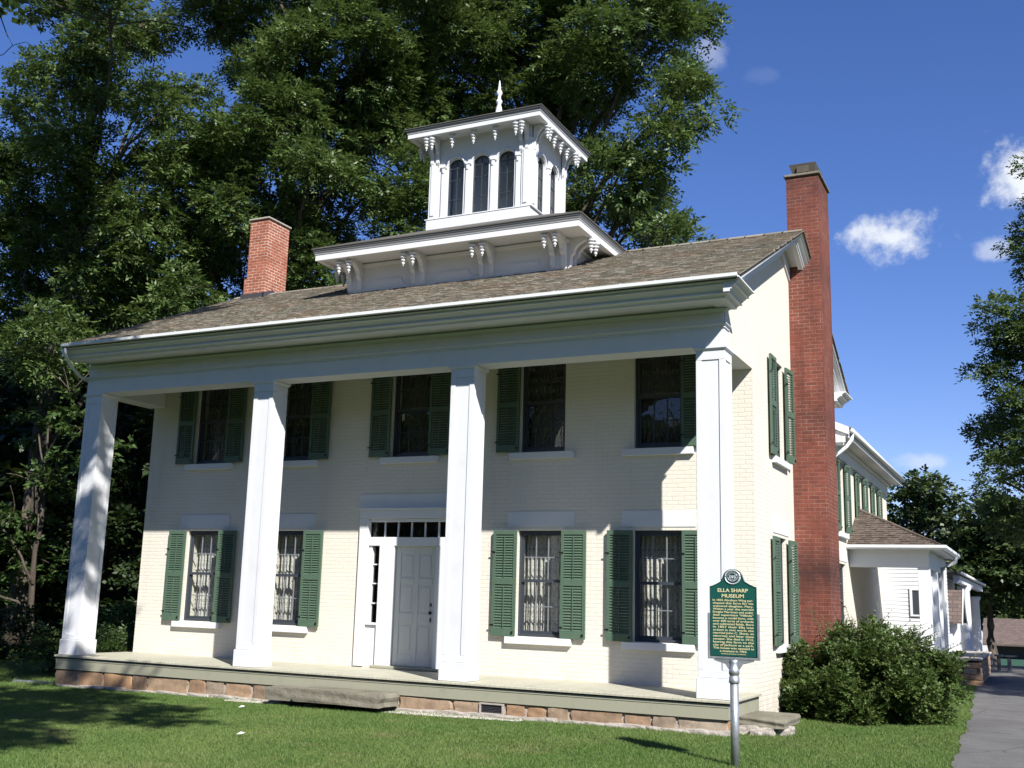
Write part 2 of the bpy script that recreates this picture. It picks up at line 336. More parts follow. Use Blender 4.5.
def struct(name, mb, mat):
    o = link(name, mb.mesh(name, mat)); o['kind'] = 'structure'; return o

def cells(us, zs, holes):
    """grid cells of a wall outside its holes"""
    us = sorted(set(us+[h[0] for h in holes]+[h[1] for h in holes])); zs = sorted(set(zs+[h[2] for h in holes]+[h[3] for h in holes]))
    for i in range(len(us)-1):
        for j in range(len(zs)-1):
            cu_, cz_ = (us[i]+us[i+1])/2, (zs[j]+zs[j+1])/2
            if not any(h[0] < cu_ < h[1] and h[2] < cz_ < h[3] for h in holes): yield us[i], us[i+1], zs[j], zs[j+1]
def wall(mb, axis, pos, thick, u0, u1, z0, z1, holes):
    """axis 'y': wall plane y=pos, inside at y=pos+thick; axis 'x': plane x=pos"""
    P = (lambda u, d, z: (u, pos+d, z)) if axis == 'y' else (lambda u, d, z: (pos+d, u, z))
    for a, b, c, d in cells([u0, u1], [z0, z1], holes):
        for t in (0, thick): mb.quad(P(a, t, c), P(b, t, c), P(b, t, d), P(a, t, d))
    for a, b, c, d in holes:
        mb.quad(P(a, 0, c), P(a, thick, c), P(a, thick, d), P(a, 0, d)); mb.quad(P(b, 0, c), P(b, thick, c), P(b, thick, d), P(b, 0, d))
        mb.quad(P(a, 0, d), P(b, 0, d), P(b, thick, d), P(a, thick, d)); mb.quad(P(a, 0, c), P(b, 0, c), P(b, thick, c), P(a, thick, c))
    return mb
def shingles(o, u, s, rng, length, expo=.14, th=.022, wmin=.10, wmax=.22, seed=1):
    """rows of separate wooden shingles on a slope; rng(t) gives the u range at distance t up the slope"""
    rnd = random.Random(seed); o, u, s = Vector(o), Vector(u).normalized(), Vector(s).normalized(); n = u.cross(s)
    if n.z < 0: n = -n
    mb = MB(); rows = int(length/expo)+1
    for i in range(rows):
        t = i*expo; a, b = rng(min(t+expo*.3, length)); x = a-rnd.uniform(0, .1)
        while x < b:
            w = rnd.uniform(wmin, wmax); x0 = max(x, a); x1 = min(x+w-.006, b)
            if x1-x0 > .02:
                j = rnd.uniform(-.016, .012); hh = th*rnd.uniform(.75, 1.5); l0 = t-.012+j; l1 = min(t+expo*1.35, length+.01)
                if l1 > l0+.03:
                    k = rnd.uniform(-.003, .003)
                    pts = [o+u*x0+s*l0+n*.004, o+u*x1+s*l0+n*.004, o+u*x1+s*l1-n*.006, o+u*x0+s*l1-n*.006,
                           o+u*x0+s*l0+n*(hh+k), o+u*x1+s*l0+n*(hh-k), o+u*x1+s*l1+n*.004, o+u*x0+s*l1+n*.004]
                    mb.add(pts, [(4, 5, 6, 7), (0, 1, 5, 4), (1, 2, 6, 5), (3, 0, 4, 7)])
            x += w
    return mb

# ================================================================== GROUND
def gz(x, y):
    z = -.5+.0100*min(0, x+1)
    if x < -16: z = -.65
    if y > 30: z -= .052*min(y-30, 60)
    return z
def sheet(name, mat, xs, ys, dz=0.):
    vs = [(x, y, gz(x, y)+dz) for y in ys for x in xs]; nx = len(xs)
    mb = MB(); mb.add(vs, [(j*nx+i, j*nx+i+1, (j+1)*nx+i+1, (j+1)*nx+i) for j in range(len(ys)-1) for i in range(nx-1)]); return struct(name, mb, mat)
sheet('lawn', 'lawn_soil', [-900, -300, -100, -50]+[-16.01, -16]+list(range(-15, 30, 1))+[60, 120, 400, 900], [-900, -300, -100, -40]+list(range(-30, 100, 2))+[150, 300, 600, 900])
mb = MB(); L = [(4.1, -22), (3.95, -10), (3.72, -4), (3.58, -1.4), (3.47, 2), (3.38, 6), (3.2, 10), (3.04, 14.3), (2.95, 19), (2.9, 24), (2.6, 27), (1.6, 30), (1.2, 36), (1.2, 44), (1.5, 60), (1.5, 78)]
pts = []
for i in range(len(L)-1):
    for j in range(24):
        t = j/24; x = L[i][0]*(1-t)+L[i+1][0]*t; y = L[i][1]*(1-t)+L[i+1][1]*t
        pts.append((x+.025*math.sin(y*2.3)+.015*math.sin(y*7.1), y))
R_ = [(x+3.6 if y < 26 else 14, y) for x, y in pts]
n = len(pts); mb.add([(x, y, gz(x, y)+.012) for x, y in pts]+[(x, y, gz(x, y)+.012) for x, y in R_], [(i, i+1, n+i+1, n+i) for i in range(n-1)])
struct('driveway', mb, 'asphalt')

# ================================================================== HOUSE
YW = 1.883; XR = .46; XL = -13.12
house = thing('brick_house', (-6.4, 4.0, -.6), 'large cream painted brick house with white columned porch, brick chimneys and cupola', 'house')
HO = origin_of(house)
FW = [-11.37, -9.15, -3.46, -1.22]       # ground floor window centres
UW = [-11.37, -9.15, -6.31, -3.46, -1.22]
HW = .45; GZ0, GZ1 = .72, 2.63; UZ0, UZ1 = 4.08, 5.88
# --- walls
mb = MB()
holes = [(c-HW, c+HW, GZ0, GZ1) for c in FW]+[(c-HW, c+HW, UZ0, UZ1) for c in UW]+[(-7.32, -4.88, .02, 3.0)]
wall(mb, 'y', YW, .32, XL, XR, -.9, 6.0, holes)
part('front_wall', mb, 'painted_brick', house)
SC = 3.92; SH = .44
sh = [(SC-SH, SC+SH, GZ0, GZ1), (SC-SH, SC+SH, UZ0, UZ1+.05)]
ZE = 6.22
mb = MB()
wall(mb, 'x', XR, -.32, YW, 8.86, -.9, ZE, sh)
wall(mb, 'x', XR, -.32, .06, YW, 5.76, ZE, []); mb.quad((XR, .302, 5.391), (XR, YW, 5.391), (XR, YW, 5.76), (XR, .302, 5.76)); mb.quad((XR, .302, 5.391), (XR, YW, 5.391), (XR-.02, YW, 5.385), (XR-.02, .302, 5.385))
for x in (XR, XR-.32): mb.poly([(x, .06, ZE), (x, 8.84, ZE), (x, 8.84, 6.50), (x, 4.45, 8.5), (x, .06, 6.50)])
part('side_wall', mb, 'painted_brick', house)
mb = MB()
wall(mb, 'x', XL, .32, YW, 8.86, -.9, ZE, [])
wall(mb, 'x', XL, .32, .06, YW, 5.725, ZE, [])
for x in (XL, XL+.32): mb.poly([(x, .06, ZE), (x, 8.84, ZE), (x, 8.84, 6.50), (x, 4.45, 8.5), (x, .06, 6.50)])
part('side_wall', mb, 'painted_brick', house)
mb = MB(); wall(mb, 'y', 8.86, -.32, XL, XR, -.9, 6.4, []); part('rear_wall', mb, 'painted_brick', house)
mb = MB(); mb.box(XL+.4, XR-.4, 4.6, 4.75, -.5, 6.0); mb.box(XL+.4, XR-.4, YW+.33, 8.5, 3.2, 3.4); mb.box(XL+.4, XR-.4, YW+.33, 8.5, -.1, 0.0); part('room_wall', mb, 'sash_grey', house)

# --- window kit (local: x across, y inward from wall plane, z from sill of opening)
def window_kit(h, hw, dark=True, side=False):
    W = {}
    f = MB(); d0, d1 = .07, .15
    f.box(-hw, -hw+.045, d0, d1, 0, h); f.box(hw-.045, hw, d0, d1, 0, h); f.box(-hw+.045, hw-.045, d0, d1, h-.05, h); f.box(-hw+.045, hw-.045, d0-.01, d1, 0, .05)
    W['frame'] = f
    s = MB(); a = hw-.045; mid = h*.52
    def sash(y, z0, z1):
        s.box(-a, -a+.04, y, y+.035, z0, z1); s.box(a-.04, a, y, y+.035, z0, z1); s.box(-a+.04, a-.04, y, y+.035, z1-.04, z1); s.box(-a+.04, a-.04, y, y+.035, z0, z0+.055)
    sash(.085, mid-.02, h-.05); sash(.122, .05, mid+.02)
    W['sash'] = s
    m = MB(); w = 2*(a-.04)
    for (y, z0, z1) in ((.09, mid+.035, h-.09), (.127, .105, mid-.02)):
        for k in (1, 2): x = -a+.04+w*k/3; m.box(x-.009, x+.009, y, y+.02, z0, z1)
        z = (z0+z1)/2
        for k in range(3): m.box(-a+.04+w*k/3+.009, -a+.04+w*(k+1)/3-.009, y, y+.02, z-.009, z+.009)
    W['muntin'] = m
    p = MB(); p.quad((-a+.03, .105, mid), (a-.03, .105, mid), (a-.03, .105, h-.07), (-a+.03, .105, h-.07)); p.quad((-a+.03, .142, .08), (a-.03, .142, .08), (a-.03, .142, mid), (-a+.03, .142, mid)); W['pane'] = p
    c = MB(); N = 60; vs = []
    for i in range(N+1):
        x = -(a+.16)+2*(a+.16)*i/N; y = .38+.03*math.sin(i*1.35)+.012*math.sin(i*3.1+1)
        for z in (-.02, h*.35, h*.7, h+.05): vs.append((x*(1-.03*math.sin(z*3)), y+.01*math.sin(z*4+i*.4), z))
    c.add(vs, [(4*i+k, 4*i+4+k, 4*i+5+k, 4*i+1+k) for i in range(N) for k in range(3)], True); W['curtain'] = c
    return W
KITS = {}
def put_window(kind, h, hw, x, y, z, rotz, sill=True, lintel=True, muntin='sash_grey', curtain=True, parent=house):
    if kind not in KITS:
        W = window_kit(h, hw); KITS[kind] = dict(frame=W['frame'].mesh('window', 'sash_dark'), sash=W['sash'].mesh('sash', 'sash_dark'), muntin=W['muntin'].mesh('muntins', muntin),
            pane=W['pane'].mesh('pane', 'glass'), curtain=W['curtain'].mesh('curtain', 'lace_shaded' if kind in ('upper', 'sideup', 'wing') else 'lace'),
            sill=MB().box(-.65, .65, -.085, .06, -.135, -.008).mesh('sill', 'white_paint'), lintel=MB().box(-.67, .67, -.012, .02, h+.06, h+.34).mesh('lintel', 'white_paint'))
    K = KITS[kind]; o = Vector((x, y, z))-origin_of(parent)
    w = link('window', K['frame'], parent, o, rotz)
    for nm in ['sash', 'muntin', 'pane']+(['curtain'] if curtain else [])+(['sill'] if sill else [])+(['lintel'] if lintel else []):
        link(dict(muntin='muntins').get(nm, nm), K[nm], w, bevel=.006 if nm == 'sill' else 0)
    return w
def shutter_mesh(h, w=.475):
    s = MB(); t = .038; z1 = h*.485; z2 = h*.54
    s.box(0, .055, 0, t, 0, h); s.box(w-.055, w, 0, t, 0, h)
    s.box(.055, w-.055, 0, t, 0, .13); s.box(.055, w-.055, 0, t, h-.075, h); s.box(.055, w-.055, 0, t, z1, z2)
    for a, b in ((.13, z1), (z2, h-.075)):
        n = int((b-a)/.047); st = (b-a)/n
        for i in range(n):
            z = a+st*(i+.5)
            s.prism([(.055, .004, z-.021), (.055, .010, z-.024), (.055, .036, z+.014), (.055, .030, z+.018)], (w-.11, 0, 0))
        s.box(w/2-.008, w/2+.008, -.008, .004, a+.03, b-.03)
    return s
SHM = {}
def put_shutter(h, x, y, z, rotz, w=.475):
    if (h, w) not in SHM:
        SHM[(h, w)] = shutter_mesh(h, w).mesh('shutter', 'shutter_green')
        SHM['hinge'] = MB().box(-.03, .05, -.012, .0, .0, .025).mesh('hinge', 'iron'); SHM['dog'] = MB().box(w-.06, w-.03, -.02, 0, .05, .09).mesh('shutter_dog', 'iron')
    o = link('shutter', SHM[(h, w)], house, Vector((x, y, z))-HO, rotz); link('hinge', SHM['hinge'], o, (0, 0, .18)); link('hinge', SHM['hinge'], o, (0, 0, 1.5)); link('shutter_dog', SHM['dog'], o)
    return o
for c in FW:
    put_window('front', GZ1-GZ0, HW, c, YW, GZ0, 0)
for c in UW:
    put_window('upper', UZ1-UZ0, HW, c, YW, UZ0, 0, lintel=False, muntin='sash_dark')
hG = GZ1-GZ0-.0; hU = UZ1-UZ0-.04
def pair(c, z, h, left=True, right=True):
    if left: put_shutter(h, c-HW-.475, YW-.062-.02, z, random.uniform(-.03, .0))
    if right: put_shutter(h, c+HW-.01, YW-.062-.02, z, random.uniform(.0, .02))
for c in FW: pair(c, GZ0-.005, hG)
for c in UW: pair(c, UZ0+.005, hU, left=(c != -1.22), right=(c != -3.46))
for z0, h, kd in ((GZ0, GZ1-GZ0, 'sidelow'), (UZ0, UZ1+.05-UZ0, 'sideup')):
    put_window(kd, h, SH, XR, SC, z0, math.pi/2, lintel=(kd == 'sidelow'))
    put_shutter(round(h-.02, 3), XR+.082, SC-SH-.475, z0, math.pi/2)
    put_shutter(round(h-.02, 3), XR+.085, SC+SH-.03, z0, math.pi/2-.10)

# --- entrance
mb = MB(); y = YW
mb.box(-7.37, -7.17, y-.06, y+.06, 0.02, 2.86); mb.box(-5.03, -4.83, y-.06, y+.06, 0.02, 2.86)
mb.box(-7.37, -4.83, y-.06, y+.06, 2.862, 3.02); mb.box(-7.40, -4.80, y-.10, y+.06, 3.022, 3.07)
mb.box(-7.165, -5.035, y-.01, y+.1, 2.33, 2.50); mb.box(-7.165, -5.035, y-.01, y+.1, 2.80, 2.858)
mb.box(-6.90, -6.58, y-.03, y+.1, 0.02, 2.327); mb.box(-5.62, -5.30, y-.03, y+.1, 0.02, 2.327)
mb.box(-7.165, -6.905, y+.03, y+.12, .02, .80); mb.box(-5.295, -5.035, y+.03, y+.12, .02, .80)
mb.box(-7.165, -6.905, y-.02, y+.11, .803, .85); mb.box(-5.295, -5.035, y-.02, y+.11, .803, .85)
mb.box(-7.165, -7.10, y+.02, y+.12, .853, 2.327); mb.box(-5.10, -5.035, y+.02, y+.12, .853, 2.327)
surround = part('door_surround', mb, 'trim_paint', house, bevel=.005)
for k in range(1, 7): x = -7.165+2.13*k/7; part('glazing_bar', MB().box(x-.014, x+.014, y+.08, y+.115, 2.502, 2.798), 'trim_paint', surround)
for z in (1.22, 1.60, 1.97):
    part('glazing_bar', MB().box(-7.098, -6.907, y+.07, y+.10, z-.012, z+.012), 'trim_paint', surround); part('glazing_bar', MB().box(-5.293, -5.102, y+.07, y+.10, z-.012, z+.012), 'trim_paint', surround)
mb = MB(); mb.quad((-7.16, y+.10, 2.50), (-5.04, y+.10, 2.50), (-5.04, y+.10, 2.80), (-7.16, y+.10, 2.80))
mb.quad((-7.1, y+.09, .85), (-6.9, y+.09, .85), (-6.9, y+.09, 2.33), (-7.1, y+.09, 2.33)); mb.quad((-5.3, y+.09, .85), (-5.1, y+.09, .85), (-5.1, y+.09, 2.33), (-5.3, y+.09, 2.33))
part('pane', mb, 'glass', surround)
mb = MB(); dy = y+.09
mb.box(-6.58, -5.62, dy+.012, dy+.05, .06, 2.33)
xs = [(-6.578, -6.46), (-6.15, -6.05), (-5.74, -5.622)]
for a, b in xs: mb.box(a, b, dy, dy+.012, .062, 2.328)
for a, b in ((-6.459, -6.151), (-6.049, -5.741)):
    for z0, z1 in ((.062, .28), (.86, 1.06), (1.60, 1.72), (2.2, 2.328)): mb.box(a, b, dy, dy+.012, z0, z1)
    for z0, z1 in ((.28, .86), (1.06, 1.60), (1.72, 2.2)): mb.box(a+.05, b-.05, dy+.004, dy+.012, z0+.05, z1-.05)
door = part('door', mb, 'door_paint', house, bevel=.004)
mb = MB(); mb.lathe([(.01, 0), (.028, .01), (.034, .03), (.022, .05), (.0, .055)], (0, 0, 0), 10)
mb.v = [(-5.76+x_, dy-z_, 1.07+y_) for x_, y_, z_ in mb.v]; mb.box(-5.775, -5.745, dy-.006, dy, 1.19, 1.25); mb.box(-5.775, -5.745, dy-.006, dy, .90, .98)
part('handle', mb, 'iron', door)
part('threshold', MB().box(-6.95, -5.25, y-.12, y+.2, .002, .058), 'sage_paint', house, bevel=.01)
part('lintel', MB().box(-7.44, -4.76, y-.012, y+.02, 3.08, 3.34), 'white_paint', house)

# --- columns
def column(x):
    w = .46; c = MB(); g = .09; e = .016
    c.box(x+e, x+w-e, e, w-e, .30, 5.33)
    for a in (x, x+w-g):
        for b in (0, w-g): c.box(a, a+g, b, b+g, .42, 5.17)
    c.box(x, x+w, 0, w, .31, .418); c.box(x, x+w, 0, w, 5.172, 5.33)
    col = part('column', c, 'white_paint', house, bevel=.004)
    part('plinth', MB().box(x-.025, x+w+.025, -.025, w+.025, 0.003, .305), 'white_paint', col, bevel=.008)
    cp = MB(); path = [(x, w), (x, 0), (x+w, 0), (x+w, w)]
    cp.sweep([(-.02, 5.325), (.012, 5.325), (.035, 5.355), (.035, 5.386), (-.02, 5.386)], [(x, 0), (x+w, 0), (x+w, w), (x, w)], True)
    part('capital', cp, 'white_paint', col)
for x in (-13.257, -8.772, -4.415, 0.0): column(x)

# --- entablature
x0, x1 = -13.257, .46
mb = MB()
mb.box(x0, x1, 0, .30, 5.39, 5.70); mb.box(x0, x1-.006, .301, .46, 5.39, 5.70)
mb.box(x1-.46, x1-.006, .461, YW-.003, 5.39, 5.70); mb.box(x0, x0+.46, .461, YW-.003, 5.39, 5.70)
mb.sweep([(-.01, 5.702), (.02, 5.702), (.05, 5.735), (.05, 5.752), (-.01, 5.752)], [(x0, .5), (x0, 0), (x1, 0), (x1, .28)])
mb.sweep([(-.01, 5.675), (.018, 5.675), (.018, 5.7), (-.01, 5.7)], [(x0, 1.8), (x0, 0), (x1, 0), (x1, .28)])
part('architrave', mb, 'white_paint', house, bevel=.004)
mb = MB(); mb.box(x0+.01, x1-.01, .012, .40, 5.753, 6.02)
mb.sweep([(-.01, 5.93), (.02, 5.935), (.06, 5.985), (-.01, 5.985)], [(x0, .05), (x0, .01), (x1, .01), (x1, .05)])
part('frieze', mb, 'white_paint', house)
mb = MB(); mb.box(x0+.02, x1-.02, .461, YW-.002, 5.955, 5.985); part('porch_ceiling', mb, 'stucco_cream', house)
mb = MB(); cxl = XL
mb.box(cxl-.10, XR+.05, -.44, .06, 6.02, 6.13); mb.box(XR+.0505, XR+.10, -.44, .10, 6.02, 6.13)
pf = [(-.15, 6.0), (.10, 5.985), (.14, 5.985), (.14, 6.01), (.175, 6.035), (.225, 6.035), (.225, 6.058), (.205, 6.064), (.30, 6.14), (.335, 6.14), (.335, 6.158), (.32, 6.163), (.385, 6.212), (.42, 6.214), (.42, 6.236), (-.15, 6.236)]
mb.sweep([(o, z) for o, z in pf], [(cxl-.04, -.46), (XR+.04, -.46), (XR+.04, .12)])
cornice = part('cornice', mb, 'white_paint', house)
# gutter: an open trough along the eave
mb = MB(); gp = []
for k in range(9):
    t = math.pi*k/8; gp.append((-.822-.055-.055*math.cos(t)*-1*-1, 6.245-.11*math.sin(t)))
prof = [(-.80, 6.238), (-.80, 6.25), (-.895, 6.25), (-.905, 6.278), (-.922, 6.278), (-.922, 6.225), (-.905, 6.214), (-.882, 6.214), (-.8815, 6.23), (-.88, 6.236), (-.86, 6.237), (-.83, 6.238)]
mb.add([(cxl-.03, a, b) for a, b in prof]+[(XR+.44, a, b) for a, b in prof], [(i, (i+1) % 12, (i+1) % 12+12, i+12) for i in range(12)]+[tuple(range(12)), tuple(range(12, 24))])
for k in range(24):
    x = cxl+.2+k*.57; mb.box(x, x+.02, -.924, -.84, 6.279, 6.286)
part('gutter', mb, 'trim_paint', house)
mb = MB(); mb.tube([(-13.05, -.86, 6.20), (-13.08, -.84, 6.08), (-13.16, -.62, 5.90), (-13.30, -.2, 5.74), (-13.34, .2, 5.66), (-13.18, .56, 5.58), (-13.14, .57, 5.3), (-13.14, .57, -.42), (-13.3, .45, -.55)], .036, 8)
ds = part('downspout', mb, 'trim_paint', house)
mb = MB(); mb.box(-.06, 1.25, -.045, .045, 0, .07); a = math.radians(200); mb.v = [(-13.32+px*math.cos(a)-py*math.sin(a), .42+px*math.sin(a)+py*math.cos(a), -.66+pz+.02*px) for px, py, pz in mb.v]
part('drain_extension', mb, 'galvanised', ds)

# --- main roof
SL = .453; EY, EZ = -.87, 6.245; RY, RZ = 4.449, 8.652
RX0, RX1 = XL-.03, XR+.44
mb = MB()
for sgn in (1, -1):
    ey = RY-sgn*(RY-EY)
    mb.prism([(RX0, ey, EZ-.06), (RX0, RY, RZ-.06), (RX0, RY, RZ-.002), (RX0, ey, EZ-.002)], (RX1-RX0, 0, 0))
roof = part('roof', mb, 'low_roof', house)
ll = math.hypot(RY-EY, RZ-EZ)
sm = shingles((RX0-.02, EY+.012, EZ+.008), (1, 0, 0), (0, RY-EY, RZ-EZ), lambda t: (0, RX1-RX0+.05), ll, seed=4)
part('shingles', sm, 'wood_shingle', roof, flat=True)
sm = shingles((RX0-.02, 2*RY-EY+.03, EZ-.012), (1, 0, 0), (0, -(RY-EY), RZ-EZ), lambda t: (0, RX1-RX0+.05), ll, expo=.2, wmin=.2, wmax=.4, seed=5)
part('shingles', sm, 'wood_shingle', roof, flat=True)
mb = MB(); rnd = random.Random(2); x = RX0
while x < RX1:
    w = min(rnd.uniform(.3, .42), RX1-x+.0)
    if w < .05: break
    for s_ in (1, -1):
        mb.add([(x, RY, RZ+.05), (x+w, RY, RZ+.05), (x+w, RY-s_*.14, RZ-.015), (x, RY-s_*.14, RZ-.015), (x, RY, RZ+.03), (x+w, RY, RZ+.03), (x+w, RY-s_*.14, RZ-.035), (x, RY-s_*.14, RZ-.035)], [(0, 1, 2, 3), (2, 3, 7, 6), (0, 3, 7, 4), (1, 2, 6, 5)])
    x += w-.03
part('ridge_cap', mb, 'wood_shingle', roof)
# rakes on both gables
line = [(EY+.06, EZ-.02), (RY, RZ-.02), (2*RY-EY-.06, EZ-.02)]
for X, d, wd in ((XR, 1, 1.), (XL, -1, .25)):
    q = lambda v: X+d*v*wd
    mb = MB()
    mb.rake([(q(.0), -.13), (q(.20), -.13), (q(.20), -.06), (q(.0), -.06)], [(.0, EZ-.02+SL*.87), (RY, RZ-.02), (8.9, EZ-.02+SL*.87)])
    mb.rake([(q(.201), -.20), (q(.30), -.20), (q(.30), -.165), (q(.325), -.16), (q(.325), -.13), (q(.37), -.10), (q(.40), -.075), (q(.40), -.055), (q(.43), -.05), (q(.43), .012), (q(.201), .012)], line)
    mb.rake([(q(.002), -.42), (q(.035), -.42), (q(.035), -.132), (q(.002), -.132)], [(.08, EZ-.02+SL*.95), (RY, RZ-.02), (8.8, EZ-.02+SL*.95)])
    part('rake_trim', mb, 'white_paint', house)
# rear cornice with its return
mb = MB(); mb.sweep(pf, [(XR+.10, 8.78), (XR+.10, 9.36), (cxl-.1, 9.36)]); mb.box(cxl-.1, XR+.05, 8.865, 9.34, 6.02, 6.13); part('rear_cornice', mb, 'white_paint', house)

# --- porch deck and foundation
mb = MB(); mb.box(-13.29, .525, -.12, YW-.002, -.042, 0.0); part('porch_floor', mb, 'deck_board', house, bevel=.006)
mb = MB(); mb.box(-13.27, .475, -.075, .0, -.275, -.062); mb.box(.40, .475, .002, YW-.002, -.275, -.062); mb.box(-13.27, -13.215, .002, YW-.002, -.275, -.062)
mb.box(-13.275, .485, -.083, -.0752, -.10, -.062)
part('porch_skirt', mb, 'sage_paint', house)
mb = MB(); mb.box(-13.2, .38, -.022, .25, -.9, -.285); mb.box(.18, .38, .252, YW, -.9, -.28); mb.box(-13.2, -13.0, .252, YW, -.9, -.28); found = part('foundation', mb, 'mortar', house)
mb = MB(); x = -13.28; rnd = random.Random(11); i = 0
while x < .45:
    w = rnd.uniform(.3, 1.05); w = min(w, .46-x) if x+w > .40 else w; g0 = gz(x, 0)
    top = -.285-rnd.uniform(0, .02); bot = g0-.06+rnd.uniform(0, .11)
    mb.rock((x+w/2, .025+rnd.uniform(-.02, .02), (top+bot)/2), (w-.035, .16, top-bot), i*7+3, .10, 4, .62); x += w; i += 1
x = 0.0
while x < 1.7:
    w = rnd.uniform(.35, .6); mb.rock((.39, x+w/2, -.44), (.16, w-.015, .29), i, .035, 3, .86); x += w; i += 1
part('foundation_stones', mb, 'foundation_stone', found)
mb = MB(); x = -13.2
while x < .4:
    w = rnd.uniform(.15, .5); g0 = gz(x, 0); mb.rock((x+w/2, -.02+rnd.uniform(-.03, .02), g0+.0), (w*1.1, .22, rnd.uniform(.08, .15)), i, .12, 3, .5); x += w; i += 1
part('footing', mb, 'mortar', found)
mb = MB(); mb.box(-3.62, -3.18, -.09, -.055, -.47, -.445); mb.box(-3.62, -3.18, -.09, -.055, -.315, -.29); mb.box(-3.62, -3.59, -.09, -.055, -.4449, -.3151); mb.box(-3.21, -3.18, -.09, -.055, -.4449, -.3151)
vent = part('foundation_vent', mb, 'mortar', house)
mb = MB(); mb.box(-3.59, -3.21, -.062, -.055, -.4449, -.3151)
for k in range(5): z = -.43+k*.024; mb.box(-3.588, -3.212, -.075, -.063, z, z+.006)
part('grille', mb, 'flashing', vent)

# --- tall chimney on the right gable
mb = MB(); mb.box(XR+.002, 1.105, 5.18, 6.342, -.9, 10.10); ch = part('chimney', mb, 'chimney_brick', house)
part('chimney_cap', MB().box(XR-.04, 1.145, 5.14, 6.382, 10.102, 10.155), 'slab_stone', ch, bevel=.01)
mb = MB(); a = [(.58, 5.40), (1.0, 5.40), (1.0, 6.1), (.58, 6.1)]; b = [(.50, 5.34), (1.04, 5.34), (1.04, 6.16), (.50, 6.16)]
mb.add([(x, y, 10.171) for x, y in a]+[(x, y, 10.44) for x, y in b], [(0, 1, 2, 3), (4, 5, 6, 7), (0, 1, 5, 4), (1, 2, 6, 5), (2, 3, 7, 6), (3, 0, 4, 7)])
mb.box(.66, .90, 5.32, 5.36, 10.24, 10.38)
part('chimney_cowl', mb, 'metal_cap', ch)
# --- small chimney on the ridge
mb = MB(); mb.box(-12.64, -12.08, 4.15, 5.0, 8.2, 10.56); mb.box(-12.72, -12.64, 4.15, 5.0, 8.2, 9.05)
ch = part('chimney', mb, 'orange_brick', house); ch['label'] = 'short orange brick chimney on the ridge'
part('chimney_cap', MB().box(-12.68, -12.04, 4.11, 5.04, 10.561, 10.61), 'mortar', ch, bevel=.01)
mb = MB(); zf = EZ+SL*(4.10-EY)
mb.box(-12.76, -12.04, 4.10, 4.146, zf-.1, zf+.14); mb.prism([(-12.076, 4.10, zf-.1), (-12.076, 4.5, zf+.1), (-12.076, 5.04, zf-.1), (-12.076, 5.04, zf+.14), (-12.076, 4.45, zf+.28), (-12.076, 4.10, zf+.14)], (.03, 0, 0))
part('chimney_flashing', mb, 'flashing', ch)

# --- cupola
CX, CY = -5.83, 4.45
mb = MB()
bx, by = 2.52, 1.95
mb.box(CX-bx, CX+bx, CY-by, CY+by, 7.3, 8.44)
for z0, z1, pr_ in ((7.6, 7.98, .03),):
    pass
cup = part('cupola', mb, 'white_paint', house)
def eave(hx, hy, zb, zt, inner):
    m = MB(); p = [(CX-hx, CY-hy), (CX+hx, CY-hy), (CX+hx, CY+hy), (CX-hx, CY+hy)]; h = zt-zb
    z1 = zb+h*.55
    m.sweep([(-inner, zb+.03), (-.17, zb+.03), (-.17, zb), (-.05, zb), (-.05, z1), (-.035, z1), (-.035, z1+.012), (-inner, z1+.012)], p, True)
    g = MB(); g.sweep([(-inner, z1+.0125), (-.03, z1+.0125), (-.03, z1+.03), (-.022, z1+.035), (-.012, zt-.03), (0, zt-.028), (0, zt), (-inner, zt)], p, True); part('drip_edge', g, 'grey_trim', cup)
    return m
part('eave', eave(3.10, 2.65, 8.40, 8.635, .75), 'white_paint', cup)
mb = MB(); a = [(CX-3.12, CY-2.67), (CX+3.12, CY-2.67), (CX+3.12, CY+2.67), (CX-3.12, CY+2.67)]; b = [(CX-1.2, CY-.95), (CX+1.2, CY-.95), (CX+1.2, CY+.95), (CX-1.2, CY+.95)]
mb.add([(x, y, 8.637) for x, y in a]+[(x, y, 8.66) for x, y in a]+[(x, y, 9.40) for x, y in b], [(0, 1, 5, 4), (1, 2, 6, 5), (2, 3, 7, 6), (3, 0, 4, 7), (4, 5, 9, 8), (5, 6, 10, 9), (6, 7, 11, 10), (7, 4, 8, 11), (0, 1, 2, 3), (8, 9, 10, 11)])
part('cupola_roof', mb, 'low_roof', cup)
# raised scalloped boards on the lower stage
def scallop(u0, u1, z0, zr, zt, axis, pos, d):
    """frame board with a sunk panel whose ends curve down"""
    m = MB(); P = (lambda u, z, t: (u, pos-t, z)) if axis == 'y' else (lambda u, z, t: (pos+t, u, z))
    pts = [(u0, z0), (u0+.10, z0)]
    for k in range(7): t = k/6*math.pi/2; pts.append((u0+.10+.16*math.sin(t), z0+(zr-z0)*(1-math.cos(t))))
    for k in range(7): t = (1-k/6)*math.pi/2; pts.append((u1-.10-.16*math.sin(t), z0+(zr-z0)*(1-math.cos(t))))
    pts += [(u1-.10, z0), (u1, z0), (u1, z0-.6), (u0, z0-.6)]
    n = len(pts); m.add([P(u, z, 0) for u, z in pts]+[P(u, z, d) for u, z in pts], [tuple(range(n, 2*n))]+[(i, (i+1) % n, (i+1) % n+n, i+n) for i in range(n)])
    return m
mb = MB()
us = [CX-2.52]+[-8.235+.0, -6.645, -5.035, -3.455]+[CX+2.52]
for i in range(1, 4): 
    u0, u1 = us[i]+.17, us[i+1]-.17; s_ = scallop(u0, u1, 7.86, 8.02, 8.4, 'y', CY-by, .025); mb.add(s_.v, s_.f)
for c_ in (-8.235, -6.645, -5.035, -3.455): mb.box(c_-.169, c_+.169, CY-by-.04, CY-by-.001, 7.4, 8.42)
